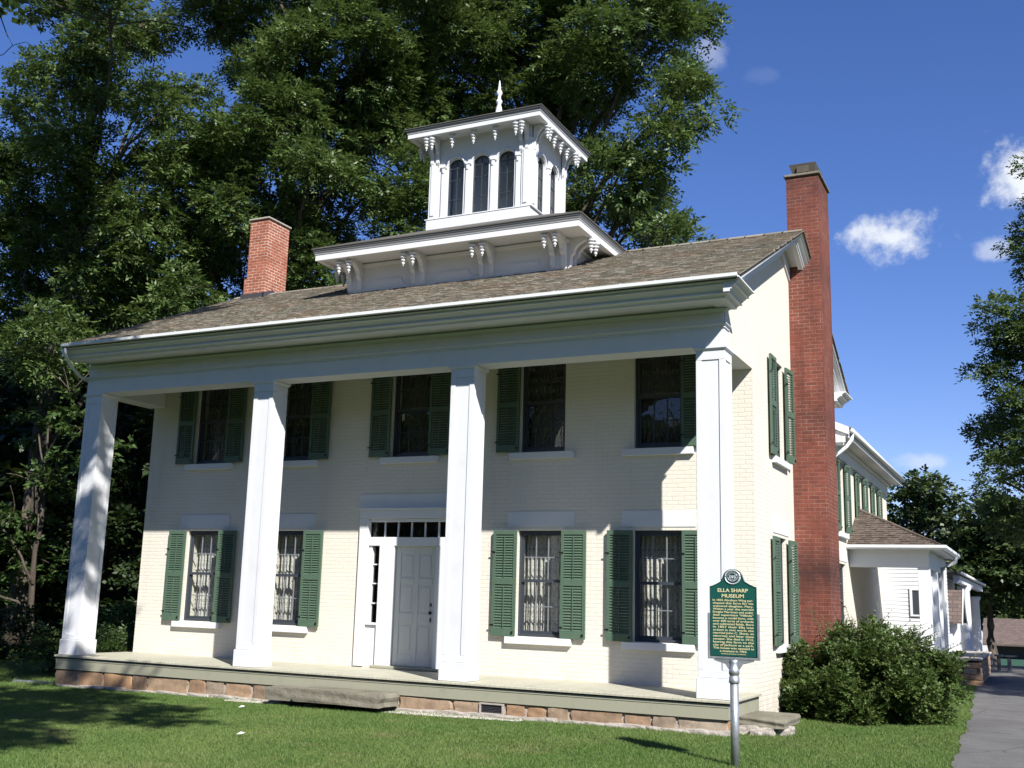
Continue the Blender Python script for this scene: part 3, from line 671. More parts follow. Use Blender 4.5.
for c_ in (2.72, 4.45, 6.18): mb.box(CX+bx+.001, CX+bx+.04, c_-.169, c_+.169, 7.4, 8.42)
for u0, u1 in ((2.9, 4.27), (4.63, 6.0)): s_ = scallop(u0, u1, 7.95, 8.1, 8.4, 'x', CX+bx, .025); mb.add(s_.v, s_.f)
mb.sweep([(0.0, 8.33), (.03, 8.34), (.05, 8.40), (0.0, 8.40)], [(CX-bx, CY-by), (CX+bx, CY-by), (CX+bx, CY+by), (CX-bx, CY+by)], True)
part('panel_boards', mb, 'white_paint', cup, bevel=.004)
def pendant(m, x, y, ztop, r=.055, h=.27):
    pr_ = [(r*.35, 0), (r*.5, -.01)]
    for k in range(4):
        rr_ = r*(1.12-.22*k); z = -.02-h*.86*k/4; pr_ += [(rr_*.55, z), (rr_, z-.012), (rr_, z-.032), (rr_*.5, z-.045)]
    pr_ += [(r*.2, -h*.93), (.004, -h)]
    m.lathe(pr_[::-1], (x, y, ztop), 10)
def bracket_mesh(out, h, wd, pend_h, r):
    """scroll bracket: local wall plane y=0, outward -y, top z=0"""
    m = MB(); pts = [(0, 0), (-out, 0), (-out, -.05)]
    for k in range(1, 9): t = k/8*math.pi/2; pts.append((-out+(out*.80)*math.sin(t), -.05-h*.42*(1-math.cos(t))))
    for k in range(1, 5): t = k/4*math.pi; pts.append((-out*.20+(out*.20-.035)*k/4, -.05-h*.42-.06*k/4))
    pts += [(-.03, -h*.9)]
    pts += [(0, -h)]
    m.prism([(-wd/2, y_, z_) for y_, z_ in pts], (wd, 0, 0))
    pendant(m, 0, -out+.05, -.045, r, pend_h)
    return m
BR1 = bracket_mesh(.50, .62, .10, .30, .078).mesh('bracket', 'white_paint')
BR2 = bracket_mesh(.36, .60, .075, .31, .070).mesh('bracket', 'white_paint')
pm = MB(); pm.box(-.045, .045, -.33, -.20, -.05, 0); pendant(pm, 0, -.27, -.045, .068, .31); BR3 = pm.mesh('pendant', 'white_paint')
def putb(me, x, y, z, rz): link(me.name.split('.')[0], me, cup, Vector((x, y, z))-HO, rz)
for u in (-8.36, -8.11, -6.76, -6.53, -5.15, -4.92, -3.57, -3.34): putb(BR1, u, CY-by-.041, 8.428, 0)
for v in (2.60, 2.84, 4.33, 4.57, 6.06, 6.30): putb(BR1, CX+bx+.041, v, 8.428, math.pi/2); putb(BR1, CX-bx-.001, v, 8.428, -math.pi/2)
# belvedere body with arched openings
X0, X1, Y0, Y1 = CX-1.24, CX+1.24, 3.50, 5.40; BZ0, BZ1, SP = 9.64, 11.49, 10.78
def arched(m, axis, pos, d, u0, u1, wins, hw):
    P = (lambda u, t, z: (u, pos+d*t, z)) if axis == 'y' else (lambda u, t, z: (pos+d*t, u, z))
    top = SP+hw; hs_ = [(c-hw, c+hw, BZ0, top) for c in wins]
    for a, b, c, e_ in cells([u0, u1], [BZ0, BZ1], hs_): m.quad(P(a, 0, c), P(b, 0, c), P(b, 0, e_), P(a, 0, e_))
    N = 14
    for c in wins:
        arc = [(c+hw*math.cos(math.pi*k/N), SP+hw*math.sin(math.pi*k/N)) for k in range(N+1)]
        for k in range(N):
            a, b = arc[k], arc[k+1]
            m.quad(P(a[0], 0, a[1]), P(b[0], 0, b[1]), P(b[0], 0, top), P(a[0], 0, top)); m.quad(P(a[0], 0, a[1]), P(b[0], 0, b[1]), P(b[0], .1, b[1]), P(a[0], .1, a[1]))
        for s_ in (-1, 1): m.quad(P(c+s_*hw, 0, BZ0), P(c+s_*hw, .1, BZ0), P(c+s_*hw, .1, SP), P(c+s_*hw, 0, SP))
FWN = [-6.42, -5.80, -5.18]; SWN = [4.10, 4.78]; ahw = .205
mb = MB(); arched(mb, 'y', Y0, 1, X0, X1, FWN, ahw); arched(mb, 'y', Y1, -1, X0, X1, FWN, ahw); arched(mb, 'x', X1, -1, Y0, Y1, SWN, ahw-.01); arched(mb, 'x', X0, 1, Y0, Y1, SWN, ahw-.01)
part('belvedere_wall', mb, 'white_paint', cup)
mb = MB(); mb.box(X0-.03, X1+.03, Y0-.06, Y1+.06, 9.15, 9.60); mb.sweep([(-.05, 9.602), (.07, 9.602), (.07, 9.628), (-.05, 9.638)], [(X0, Y0), (X1, Y0), (X1, Y1), (X0, Y1)], True)
part('belvedere_base', mb, 'white_paint', cup, bevel=.004)
mb = MB()
def pil(u, w, z0, z1, axis='y', t=.035, cap=True):
    a = [(u-w/2, u+w/2, z0, z1, t)]
    if cap: a += [(u-w/2-.015, u+w/2+.015, SP+.02, SP+.10, t+.02), (u-w/2+.02, u+w/2-.02, SP-.10, SP+.0, t+.018)]
    for p0, p1, q0, q1, tt in a:
        if axis == 'y': mb.box(p0, p1, Y0-tt, Y0-.001, q0, q1)
        else: mb.box(X1+.001, X1+tt, p0, p1, q0, q1)
for u in (-6.72, -6.11, -5.49, -4.88): pil(u, .085, 9.64, SP+.06)
for u in (X0+.10, X1-.10): pil(u, .20, 9.64, 11.2, cap=False); pil(u, .10, 9.70, 10.95, t=.055, cap=False)
for u in (4.44,): pil(u, .10, 9.64, SP+.06, 'x')
for u in (Y0+.10, Y1-.12): pil(u, .20, 9.64, 11.2, 'x', cap=False); pil(u, .09, 9.70, 10.95, 'x', t=.055, cap=False)
for c in FWN:
    arc = [(c+(ahw+.035)*math.cos(math.pi*k/12), Y0-.012, SP+(ahw+.035)*math.sin(math.pi*k/12)) for k in range(13)]; mb.tube(arc, .022, 6)
    mb.box(c-.025, c+.025, Y0-.05, Y0-.002, SP+ahw+.01, SP+ahw+.07)
for c in SWN:
    arc = [(X1+.012, c+(ahw+.03)*math.cos(math.pi*k/12), SP+(ahw+.03)*math.sin(math.pi*k/12)) for k in range(13)]; mb.tube(arc, .022, 6)
part('pilasters', mb, 'white_paint', cup, bevel=.003)
part('eave', eave(1.67, 1.42, 11.455, 11.65, .62), 'white_paint', cup)
mb = MB(); mb.box(X0+.02, X1-.02, Y0+.02, Y1-.02, 11.50, 11.6); a = [(CX-1.69, CY-1.44), (CX+1.69, CY-1.44), (CX+1.69, CY+1.44), (CX-1.69, CY+1.44)]
mb.add([(x, y, 11.652) for x, y in a]+[(x, y, 11.67) for x, y in a]+[(CX-.12, CY-.12, 12.15), (CX+.12, CY-.12, 12.15), (CX+.12, CY+.12, 12.15), (CX-.12, CY+.12, 12.15)],
       [(0, 1, 5, 4), (1, 2, 6, 5), (2, 3, 7, 6), (3, 0, 4, 7), (4, 5, 9, 8), (5, 6, 10, 9), (6, 7, 11, 10), (7, 4, 8, 11), (0, 1, 2, 3), (8, 9, 10, 11)])
part('cupola_roof', mb, 'low_roof', cup)
mb = MB(); mb.lathe([(.14, 0), (.14, .08), (.11, .12), (.07, .45), (.045, .56), (.075, .60), (.075, .64), (.04, .68), (.04, .76), (.07, .82), (.07, .86), (.035, .92), (.02, 1.08), (.004, 1.16)], (CX-.04, CY, 12.05), 12); part('finial', mb, 'white_paint', cup)
for u in (-7.0, -6.86, -4.80, -4.66): putb(BR2, u, Y0-.036, 11.475, 0)
for u in (-6.39, -5.86, -5.33): putb(BR3, u, Y0, 11.48, 0)
for v in (3.58, 3.72, 5.18, 5.32): putb(BR2, X1+.036, v, 11.475, math.pi/2); putb(BR2, X0, v, 11.475, -math.pi/2)
for v in (4.12, 4.48, 4.84): putb(BR3, X1, v, 11.48, math.pi/2)
def arch_window(axis, c, pos, d, hw):
    P = (lambda u, t, z: (u, pos+d*t, z)) if axis == 'y' else (lambda u, t, z: (pos+d*t, u, z))
    m = MB(); g = MB(); N = 12
    out = [(c-hw, BZ0)]+[(c-hw*math.cos(math.pi*k/N), SP+hw*math.sin(math.pi*k/N)) for k in range(N+1)]+[(c+hw, BZ0)]
    hi = hw-.03; inn = [(c-hi, BZ0+.04)]+[(c-hi*math.cos(math.pi*k/N), SP+hi*math.sin(math.pi*k/N)) for k in range(N+1)]+[(c+hi, BZ0+.04)]
    n = len(out)
    for i in range(n):
        j = (i+1) % n
        m.quad(P(out[i][0], .06, out[i][1]), P(out[j][0], .06, out[j][1]), P(inn[j][0], .06, inn[j][1]), P(inn[i][0], .06, inn[i][1]))
        m.quad(P(inn[i][0], .06, inn[i][1]), P(inn[j][0], .06, inn[j][1]), P(inn[j][0], .1, inn[j][1]), P(inn[i][0], .1, inn[i][1]))
    def bar(u0, u1, z0, z1):
        a = P(u0, .065, z0); b = P(u1, .085, z1); m.box(min(a[0], b[0]), max(a[0], b[0]), min(a[1], b[1]), max(a[1], b[1]), z0, z1)
    bar(c-.009, c+.009, BZ0+.02, SP+hi); 
    for z in (10.05, 10.5, 10.78): bar(c-hi, c-.01, z-.008, z+.008); bar(c+.01, c+hi, z-.008, z+.008)
    g.poly([P(u, .08, z) for u, z in inn])
    w = part('window', m, 'sash_dark', cup); part2 = g
    o = g.mesh('pane', 'glass', HO); link('pane', o, cup)
for c in FWN: arch_window('y', c, Y0, 1, ahw)
for c in SWN: arch_window('x', c, X1, -1, ahw-.01)
mb = MB(); mb.box(X0+.3, X1-.3, Y0+.55, Y0+.65, 9.6, 11.4); mb.box(X1-.75, X1-.65, Y0+.66, Y1-.2, 9.6, 11.4); part('stair_partition', mb, 'stucco_cream', cup)

# --- rear wing
WY0, WY1 = 8.87, 19.9; wc = [10.9, 14.0, 17.0]; WZE = 5.32
mb = MB(); holes = [(c-.44, c+.44, 3.2, 4.93) for c in wc]+[(wc[0]-.44, wc[0]+.44, .62, 2.45)]
wall(mb, 'x', XR-.003, -.3, WY0, WY1, -.9, WZE, holes); wall(mb, 'x', -6.0, .3, WY0, WY1, -.9, WZE, []); 
wall(mb, 'y', WY1, -.3, -6.0, XR-.003, -.9, WZE, [])
ZR = WZE+.12+.45*3.3
mb.poly([(-6.0, WY1, WZE), (XR, WY1, WZE), (-2.8, WY1, ZR-.1)])
part('wing_wall', mb, 'painted_brick', house)
for c in wc:
    put_window('wing', 1.73, .44, XR-.003, c, 3.2, math.pi/2, lintel=False)
    put_shutter(1.7, XR+.08, c-.44-.475, 3.21, math.pi/2); put_shutter(1.7, XR+.08, c+.43, 3.21, math.pi/2-.08)
put_window('winglow', 1.83, .44, XR-.003, wc[0], .62, math.pi/2)
mb = MB(); WX = XR+.46
for sg in (1, -1):
    ex = -2.77+sg*(WX+2.77); mb.prism([(ex, 9.5, WZE+.13), (-2.77, 9.5, ZR+.14), (-2.77, 9.5, ZR+.20), (ex, 9.5, WZE+.19)], (0, 10.8, 0))
wr = part('wing_roof', mb, 'low_roof', house)
sm = shingles((WX+.02, 9.5, WZE+.19), (0, 1, 0), (-(WX+2.77), 0, ZR-WZE), lambda t: (0, 10.8), math.hypot(WX+2.77, ZR-WZE), expo=.18, wmin=.2, wmax=.35, seed=8); part('shingles', sm, 'wood_shingle', wr, flat=True)
mb = MB(); mb.box(XR-.002, WX-.06, 9.52, 20.3, WZE, WZE+.06); mb.box(WX-.059, WX-.02, 9.5, 20.3, WZE-.03, WZE+.16); mb.box(XR, XR+.05, 9.0, 19.9, WZE-.35, WZE-.002); mb.box(XR+.051, XR+.12, 9.0, 19.9, WZE-.10, WZE-.002)
mb.box(-2.7, WX-.05, 9.42, 9.50, WZE-.02, WZE+.13); mb.box(.2, WX-.08, 9.36, 9.42, WZE-.16, WZE-.02); mb.box(.2, WX-.14, 9.42, 9.62, WZE-.2, WZE-.021)
ex = WX; mb.prism([(ex, 9.36, WZE+.02), (ex, 9.36, WZE+.20), (-2.77, 9.36, ZR+.21), (-2.77, 9.36, ZR+.03)], (0, .139, 0))
mb.poly([(WX-.1, 9.5, WZE), (-6, 9.5, WZE), (-2.77, 9.5, ZR+.1)])
part('wing_cornice', mb, 'white_paint', house, bevel=.004)
mb = MB(); mb.tube([(WX+.035, 9.55, WZE+.14), (WX+.035, 20.3, WZE+.14)], .06, 10); part('gutter', mb, 'trim_paint', house)
mb = MB(); mb.tube([(WX+.03, 9.75, WZE+.1), (WX+.02, 9.72, WZE-.05), (WX-.1, 9.70, WZE-.22), (XR+.13, 9.62, WZE-.42), (XR+.08, 9.6, WZE-.55), (XR+.08, 9.6, -.45)], .045, 8); part('downspout', mb, 'trim_paint', house)

# --- side porch on the wing
A = Vector((XR, 11.6, 2.90)); B = Vector((2.63, 11.6, 2.90)); C_ = Vector((2.63, 16.45, 2.90)); D_ = Vector((XR, 16.45, 2.90)); P_ = Vector((XR, 13.62, 3.97)); Q_ = Vector((XR, 16.45, 3.97))
mb = MB(); dn = Vector((0, 0, -.05)); mb.add([A, B, C_, D_, P_, A+dn, B+dn, C_+dn, D_+dn, Q_], [(0, 1, 4), (1, 2, 9, 4), (2, 3, 9), (5, 6, 7, 8), (0, 1, 6, 5), (1, 2, 7, 6), (2, 3, 8, 7)])
spr = part('side_porch_roof', mb, 'low_roof', house)
h1 = (P_-A).length
sm = shingles(A+Vector((0, 0, .01)), (1, 0, 0), (0, 2.02, 1.07), lambda t: (0, 2.17*(1-t/h1)), h1, expo=.12, wmin=.1, wmax=.2, seed=9)
s2 = shingles(B+Vector((0, 0, .01)), (0, 1, 0), (-2.17, 0, 1.07), lambda t: (2.02*t/math.hypot(2.17, 1.07), 4.85), math.hypot(2.17, 1.07), expo=.12, seed=10); sm.add(s2.v, s2.f)
mb = sm; mb.tube([B+Vector((0, 0, .03)), P_+Vector((0, 0, .03))], .035, 5); part('shingles', mb, 'brown_shingle', spr, flat=True)
mb = MB(); mb.box(XR, 2.30, 11.9, 12.1, 2.42, 2.84); mb.box(2.10, 2.30, 12.101, 16.4, 2.42, 2.84); mb.box(XR, 2.60, 11.63, 16.4, 2.841, 2.85)
mb.box(XR, 2.34, 11.86, 11.899, 2.78, 2.84); part('side_porch_frieze', mb, 'white_paint', house, bevel=.004)
mb = MB(); pg = [(-.0, 2.84), (.07, 2.84), (.10, 2.88), (.10, 2.945), (.085, 2.945), (.085, 2.89), (0, 2.87)]; mb.sweep(pg, [(XR, 11.6), (2.63, 11.6), (2.63, 16.45)]); mb.tube([(2.69, 15.3, 2.86), (2.68, 15.3, 2.72), (2.5, 15.3, 2.62), (2.36, 15.3, 2.56), (2.35, 15.3, -.4)], .05, 8); part('gutter', mb, 'trim_paint', house)
for yy in (11.9, 13.9, 15.9):
    p = MB().box(2.035, 2.305, yy, yy+.27, -.05, 2.418); pp = part('side_porch_post', p, 'white_paint', house, bevel=.008); part('plinth', MB().box(2.01, 2.33, yy-.025, yy+.295, -.12, .12), 'white_paint', pp)
mb = MB(); mb.box(XR+.002, 2.45, 11.75, 16.4, -.9, -.13); part('side_porch_floor', mb, 'mortar', house)
mb = MB(); mb.box(2.15, 2.2, 12.171, 13.899, -.12, 2.41); mb.box(2.15, 2.2, 14.171, 15.899, -.12, 2.41); part('side_porch_panel', mb, 'white_paint', house)
# --- clapboard ell behind the wing
mb = MB(); zz = -.5
while zz < 3.0:
    mb.prism([(XR+.002, 18.22, zz), (XR+.002, 18.20, zz), (XR+.002, 18.215, zz+.115), (XR+.002, 18.25, zz+.115)], (1.55, 0, 0))
    mb.prism([(2.02, 18.25, zz), (2.04, 18.25, zz), (2.025, 18.25, zz+.115), (2.0, 18.25, zz+.115)], (0, 2.8, 0)); zz += .115
mb.box(XR+.002, 2.0, 18.255, 21.2, -.9, 3.0); ell = part('clapboard_ell', mb, 'white_paint', house)
mb = MB(); mb.box(1.20, 1.62, 18.16, 18.20, 1.25, 1.30); mb.box(1.20, 1.62, 18.16, 18.20, 2.0, 2.07); mb.box(1.20, 1.27, 18.16, 18.20, 1.301, 1.999); mb.box(1.55, 1.62, 18.16, 18.20, 1.301, 1.999); ew = part('window_frame', mb, 'white_paint', ell)
mb = MB(); mb.box(1.27, 1.55, 18.185, 18.195, 1.301, 1.999); part('pane', mb, 'sash_dark', ell)
mb = MB(); mb.prism([(XR, 18.1, 3.0), (2.25, 18.1, 3.0), (XR, 18.1, 3.45)], (0, 3.2, 0)); part('ell_roof', mb, 'low_roof', ell)

# ================================================================== STEPS AND STONES
def slab(name, parts, label, base, group=None, mat='slab_stone'):
    mb = MB()
    for i, (c, s_) in enumerate(parts): mb.rock(c, s_, i+len(label), .05, 5, .88)
    return solid(name, mb, mat, base, label, 'step', group)
slab('stone_step', [((-5.98, -.44, -.335), (1.72, .66, .22))], 'long grey stone slab step in front of the porch below the front door', (-5.98, -.52, -.55))
slab('stone_step', [((-7.26, -.33, -.365), (.66, .46, .22))], 'short cracked dark stone step left of the long slab at the porch edge', (-7.22, -.36, -.56))
slab('stone_step', [((.80, 1.05, -.325), (.74, 1.25, .13))], 'thin tan stone slab lying on rubble at the right end of the porch', (.80, 1.0, -.5))
rr_ = random.Random(5)
for i, (x, y, s_) in enumerate([(.65, .50, .24), (.90, .46, .20), (1.08, .62, .18), (.52, .33, .15), (1.10, .85, .2), (.78, .34, .13)]):
    mb = MB(); mb.rock((x, y, -.46), (s_*1.3, s_, s_*.75), i+50, .14, 3, .45)
    solid('rubble_stone', mb, 'mortar', (x, y, -.53), 'pale broken rubble stone under the thin slab at the right porch end', 'stone', 'rubble under the thin slab')
# gravel along the foundation
def pebbles(name, area, n, smin, smax, seed, label):
    r = np.random.RandomState(seed); base = np.array([(1, 0, 0), (-1, 0, 0), (0, 1, 0), (0, -1, 0), (0, 0, 1), (0, 0, -1)], float); F = [(0, 2, 4), (2, 1, 4), (1, 3, 4), (3, 0, 4), (2, 0, 5), (1, 2, 5), (3, 1, 5), (0, 3, 5)]
    mb = MB()
    for i in range(n):
        x = r.uniform(area[0], area[1]); y = r.uniform(area[2], area[3])+.06*math.sin(x*1.7); s_ = r.uniform(smin, smax); v = base*s_*r.uniform(.6, 1.3, (6, 3))*(1, 1, .7)
        mb.add([(x+a, y+b, gz(x, y)+.008+c) for a, b, c in v], F)
    o = link(name, mb.mesh(name, 'pebble')); tag(o, label, 'gravel', kind='stuff'); return o
pebbles('gravel', (-8.6, -2.8, -.42, -.06), 5200, .008, .022, 3, 'pale gravel strip along the porch foundation')

# ================================================================== HISTORICAL MARKER
SX, SY = 1.325, -3.1; SG = -.47
sign = thing('historical_marker', (SX, SY, SG), 'green metal historical marker with gold lettering on a galvanised post on the lawn', 'sign')
SO = origin_of(sign)
mb = MB(); mb.tube([(SX, SY, SG-.1), (SX, SY, .47)], .052, 16); part('post', mb, 'galvanised', sign)
mb = MB(); mb.lathe([(.060, .46), (.064, .47), (.064, .53), (.056, .535), (.056, .56), (.064, .565), (.064, .62), (.05, .64), (.045, .70), (.05, .73)], (SX, SY, 0), 16)
mb.prism([(SX-.24, SY-.018, .735), (SX-.24, SY-.018, .72), (SX-.10, SY-.018, .68), (SX-.05, SY-.018, .60), (SX+.05, SY-.018, .60), (SX+.10, SY-.018, .68), (SX+.24, SY-.018, .72), (SX+.24, SY-.018, .735)], (0, .036, 0)); part('bracket', mb, 'galvanised', sign)
PW, PB, PS = .285, .765, 1.60   # half width, bottom, shoulder height
def plate_outline(s=1., dz=0):
    o = [(-PW, PB), (PW, PB), (PW, PS)]
    for k in range(1, 8): t = k/8; o.append((PW-(PW-.12)*t, PS+.085*t*t*1.0+.01*math.sin(t*math.pi)))
    for k in range(0, 9): t = math.radians(20+k*140/8); o.append((.118*math.cos(t), 1.715+.098*math.sin(t)))
    for k in range(7, 0, -1): t = k/8; o.append((-(PW-(PW-.12)*t), PS+.085*t*t+.01*math.sin(t*math.pi)))
    o.append((-PW, PS)); return o
mb = MB(); mb.prism([(SX+u, SY-.016, z) for u, z in plate_outline()], (0, .032, 0)); plate = part('plate', mb, 'sign_green', sign, bevel=.003)
mb = MB(); mb.box(SX-PW-.028, SX-PW-.002, SY-.024, SY+.024, PB-.028, 1.28); mb.box(SX+PW+.002, SX+PW+.028, SY-.024, SY+.024, PB-.028, 1.28); mb.box(SX-PW-.0019, SX+PW+.0019, SY-.024, SY+.024, PB-.028, PB-.002)
part('frame', mb, 'galvanised', sign, bevel=.003)
mb = MB(); o = plate_outline()
for a in (SY-.018,):
    ring = [(SX+u*.985, a, PB+.006+(z-PB)*.988) for u, z in o]; mb.tube(ring+[ring[0]], .004, 5)
part('rim', mb, 'sign_black', plate)
mb = MB(); N = 32
mb.tube([(SX+.092*math.cos(2*math.pi*k/N), SY-.02, 1.715+.082*math.sin(2*math.pi*k/N)) for k in range(N+1)], .009, 6)
mb.tube([(SX+.058*math.cos(2*math.pi*k/N), SY-.02, 1.715+.050*math.sin(2*math.pi*k/N)) for k in range(N+1)], .003, 5)
seal = part('seal_ring', mb, 'sign_silver', plate)
mb = MB(); mb.prism([(SX+.090*math.cos(2*math.pi*k/N), SY-.019, 1.715+.080*math.sin(2*math.pi*k/N)) for k in range(N)], (0, .004, 0)); part('seal_field', mb, 'sign_black', seal) if False else link('seal_field', mb.mesh('seal_field', 'sign_black', SO), plate)
mb = MB(); y = SY-.023   # crest: shield between two rearing animals over a scroll
mb.prism([(SX-.014, y, 1.735), (SX+.014, y, 1.735), (SX+.014, y, 1.712), (SX, y, 1.695), (SX-.014, y, 1.712)], (0, .003, 0))
for s_ in (-1, 1):
    an = [(.018, 1.69), (.024, 1.715), (.022, 1.735), (.028, 1.745), (.036, 1.742), (.034, 1.73), (.040, 1.715), (.046, 1.70), (.044, 1.688), (.038, 1.70), (.030, 1.705), (.026, 1.69)]
    mb.prism([(SX+s_*u, y, z) for u, z in an], (0, .003, 0))
mb.prism([(SX-.04, y, 1.684), (SX+.04, y, 1.684), (SX+.034, y, 1.676), (SX-.034, y, 1.676)], (0, .003, 0))
link('seal_emblem', mb.mesh('seal_emblem', 'sign_silver', SO), plate)
dg = bpy.context.evaluated_depsgraph_get
def text_mesh(body, size, align='CENTER', wide=1., bold=.0, ext=.0015):
    cv = bpy.data.curves.new('lettering', 'FONT'); cv.body = body; cv.size = size; cv.align_x = align; cv.extrude = ext; cv.offset = bold
    o = bpy.data.objects.new('lettering', cv); COL.objects.link(o); me = bpy.data.meshes.new_from_object(o.evaluated_get(dg())); bpy.data.objects.remove(o)
    v = np.empty(len(me.vertices)*3); me.vertices.foreach_get('co', v); v = v.reshape(-1, 3); fs = [tuple(p.vertices) for p in me.polygons]; bpy.data.meshes.remove(me)
    if len(v): v[:, 0] *= wide
    return v, fs
tx = MB()
def put_text(body, z, size, width=None, bold=.0006):
    v, f = text_mesh(body, size, bold=bold)
    w = v[:, 0].max()-v[:, 0].min(); c = (v[:, 0].max()+v[:, 0].min())/2; s_ = 1. if width is None else width/w
    tx.add([(SX+(a-c)*s_, SY-.0175-cc, z+b) for a, b, cc in v], f)
put_text('ELLA SHARP', 1.535, .060, .37, .0010); put_text('MUSEUM', 1.468, .060, .27, .0010)
lines = ['In 1855 Abraham Wing pur-', 'chased this farm for his', 'widowed daughter, Mary.', 'Within a year she married', 'Dwight Merriman and under', 'their supervision \u201cHillside\u201d', 'became a model farm, with', 'over 600 acres of orchards', 'and cultivated fields. Born', 'in 1857 their Ella was', 'ardent in civic work; she', 'married John C. Sharp, an', 'attorney and later state', 'senator. She died in 1912,', 'leaving this farm to the', 'city of Jackson as a park.', 'The house was opened as']
for i, t in enumerate(lines): put_text(t, 1.425-i*.0355, .034, .495, .0005)
put_text('a museum in 1965.', 1.425-17*.0355, .034, .33, .0005)
put_text('MICHIGAN HISTORICAL COMMISSION', 1.425-17*.0355-.027, .014, .30, .0002)
link('lettering', tx.mesh('lettering', 'sign_gold', SO, True), plate)
# arc lettering round the seal
ax_ = MB(); word = 'MICHIGAN HISTORICAL COMMISSION'
for i, chh in enumerate(word):
    if chh == ' ': continue
    v, f = text_mesh(chh, .014, bold=.0004); t = math.radians(205-i*230/(len(word)-1)); c, s_ = math.cos(t-math.pi/2), math.sin(t-math.pi/2)
    ax_.add([(SX+.072*math.cos(t)+(a*c-b*s_), SY-.0215-cc, 1.712+.062*math.sin(t)+(a*s_+b*c)) for a, b, cc in v], f)
link('seal_lettering', ax_.mesh('seal_lettering', 'sign_silver', SO, True), plate)

# ================================================================== FOLIAGE TOOLS
def fast_mesh(name, V, mat, quad=4):
    n = len(V); me = bpy.data.meshes.new(name); me.vertices.add(n); me.vertices.foreach_set('co', V.astype(np.float32).ravel())
    nf = n//quad; me.loops.add(n); me.loops.foreach_set('vertex_index', np.arange(n, dtype=np.int32)); me.polygons.add(nf)
    me.polygons.foreach_set('loop_start', np.arange(0, n, quad, dtype=np.int32)); me.update(calc_edges=True); me.materials.append(MATS[mat]); return me
def unit(v): return v/np.maximum(np.linalg.norm(v, axis=-1, keepdims=True), 1e-9)
def foliage(blobs, seed, k=8.5, sub_r=.7, sprays=42, L=7, ll=.20, lw=.085, stem=.40, flat=.5, droop=.25):
    r = np.random.RandomState(seed); subs = []
    for x, y, z, R in blobs:
        m = max(3, int(k*R*R)); d = unit(r.normal(size=(m, 3))); rad = R*r.uniform(.15, 1.0, (m, 1))**.45
        c = np.array([x, y, z])+d*rad*np.array([1, 1, .82]); subs.append(np.concatenate([c, (c-np.array([x, y, z-R*.4]))], 1))
    subs = np.concatenate(subs); m = len(subs); sr = sub_r*r.uniform(.6, 1.35, m)
    cnt = (sprays*(sr/sub_r)**1.5).astype(int)+2; idx = np.repeat(np.arange(m), cnt); n = len(idx)
    d = unit(r.normal(size=(n, 3))); rad = (sr[idx]*r.uniform(0, 1, n)**.4)[:, None]
    p = subs[idx, :3]+d*rad*np.array([1, 1, flat])
    p[:, 2] -= .25*sr[idx]*(np.hypot(d[:, 0], d[:, 1]))
    out = unit(subs[idx, 3:]); dr = unit(d*np.array([1, 1, .3])+out*.6+r.normal(size=(n, 3))*.35-np.array([0, 0, droop]))
    up = unit(np.array([0, 0, 1.])+r.normal(size=(n, 3))*.38); side = unit(np.cross(dr, up)); nn = np.cross(side, dr)
    sl = stem*r.uniform(.6, 1.2, n)
    V = np.empty((n, L, 4, 3))
    for i in range(L):
        t = (i//2+.5)/((L+1)/2); s_ = 1 if i % 2 else -1
        b = p+dr*(sl*t)[:, None]-np.array([0, 0, 1.])*(sl*t*t*.3)[:, None]
        ld = unit(side*s_*(.9 if i < L-1 else .1)+dr*(.55 if i < L-1 else 1.)+r.normal(size=(n, 3))*.22-np.array([0, 0, .15]))
        wv = unit(np.cross(ld, nn+r.normal(size=(n, 3))*.3)); l_ = (ll*r.uniform(.65, 1.2, n))[:, None]; w_ = (lw*r.uniform(.7, 1.2, n))[:, None]
        V[:, i, 0] = b; V[:, i, 1] = b+ld*l_*.45+wv*w_*.5; V[:, i, 2] = b+ld*l_; V[:, i, 3] = b+ld*l_*.45-wv*w_*.5
    return V.reshape(-1, 3), subs[:, :3]
def limb(mb, a, b, r0, r1, rnd, sag=.6, n=6):
    a, b = Vector(a), Vector(b); pts = []; L = (b-a).length; off = Vector((rnd.uniform(-1, 1), rnd.uniform(-1, 1), 0))*L*.08
    for i in range(n+1):
        t = i/n; p = a.lerp(b, t); p += off*math.sin(t*math.pi)+Vector((0, 0, sag*L*.15*math.sin(t*math.pi))); p += Vector((rnd.uniform(-1, 1), rnd.uniform(-1, 1), rnd.uniform(-1, 1)))*L*.012*(0 < i < n); pts.append(p)
    mb.tube(pts, [r0+(r1-r0)*(i/n)**.8 for i in range(n+1)], 7); return pts
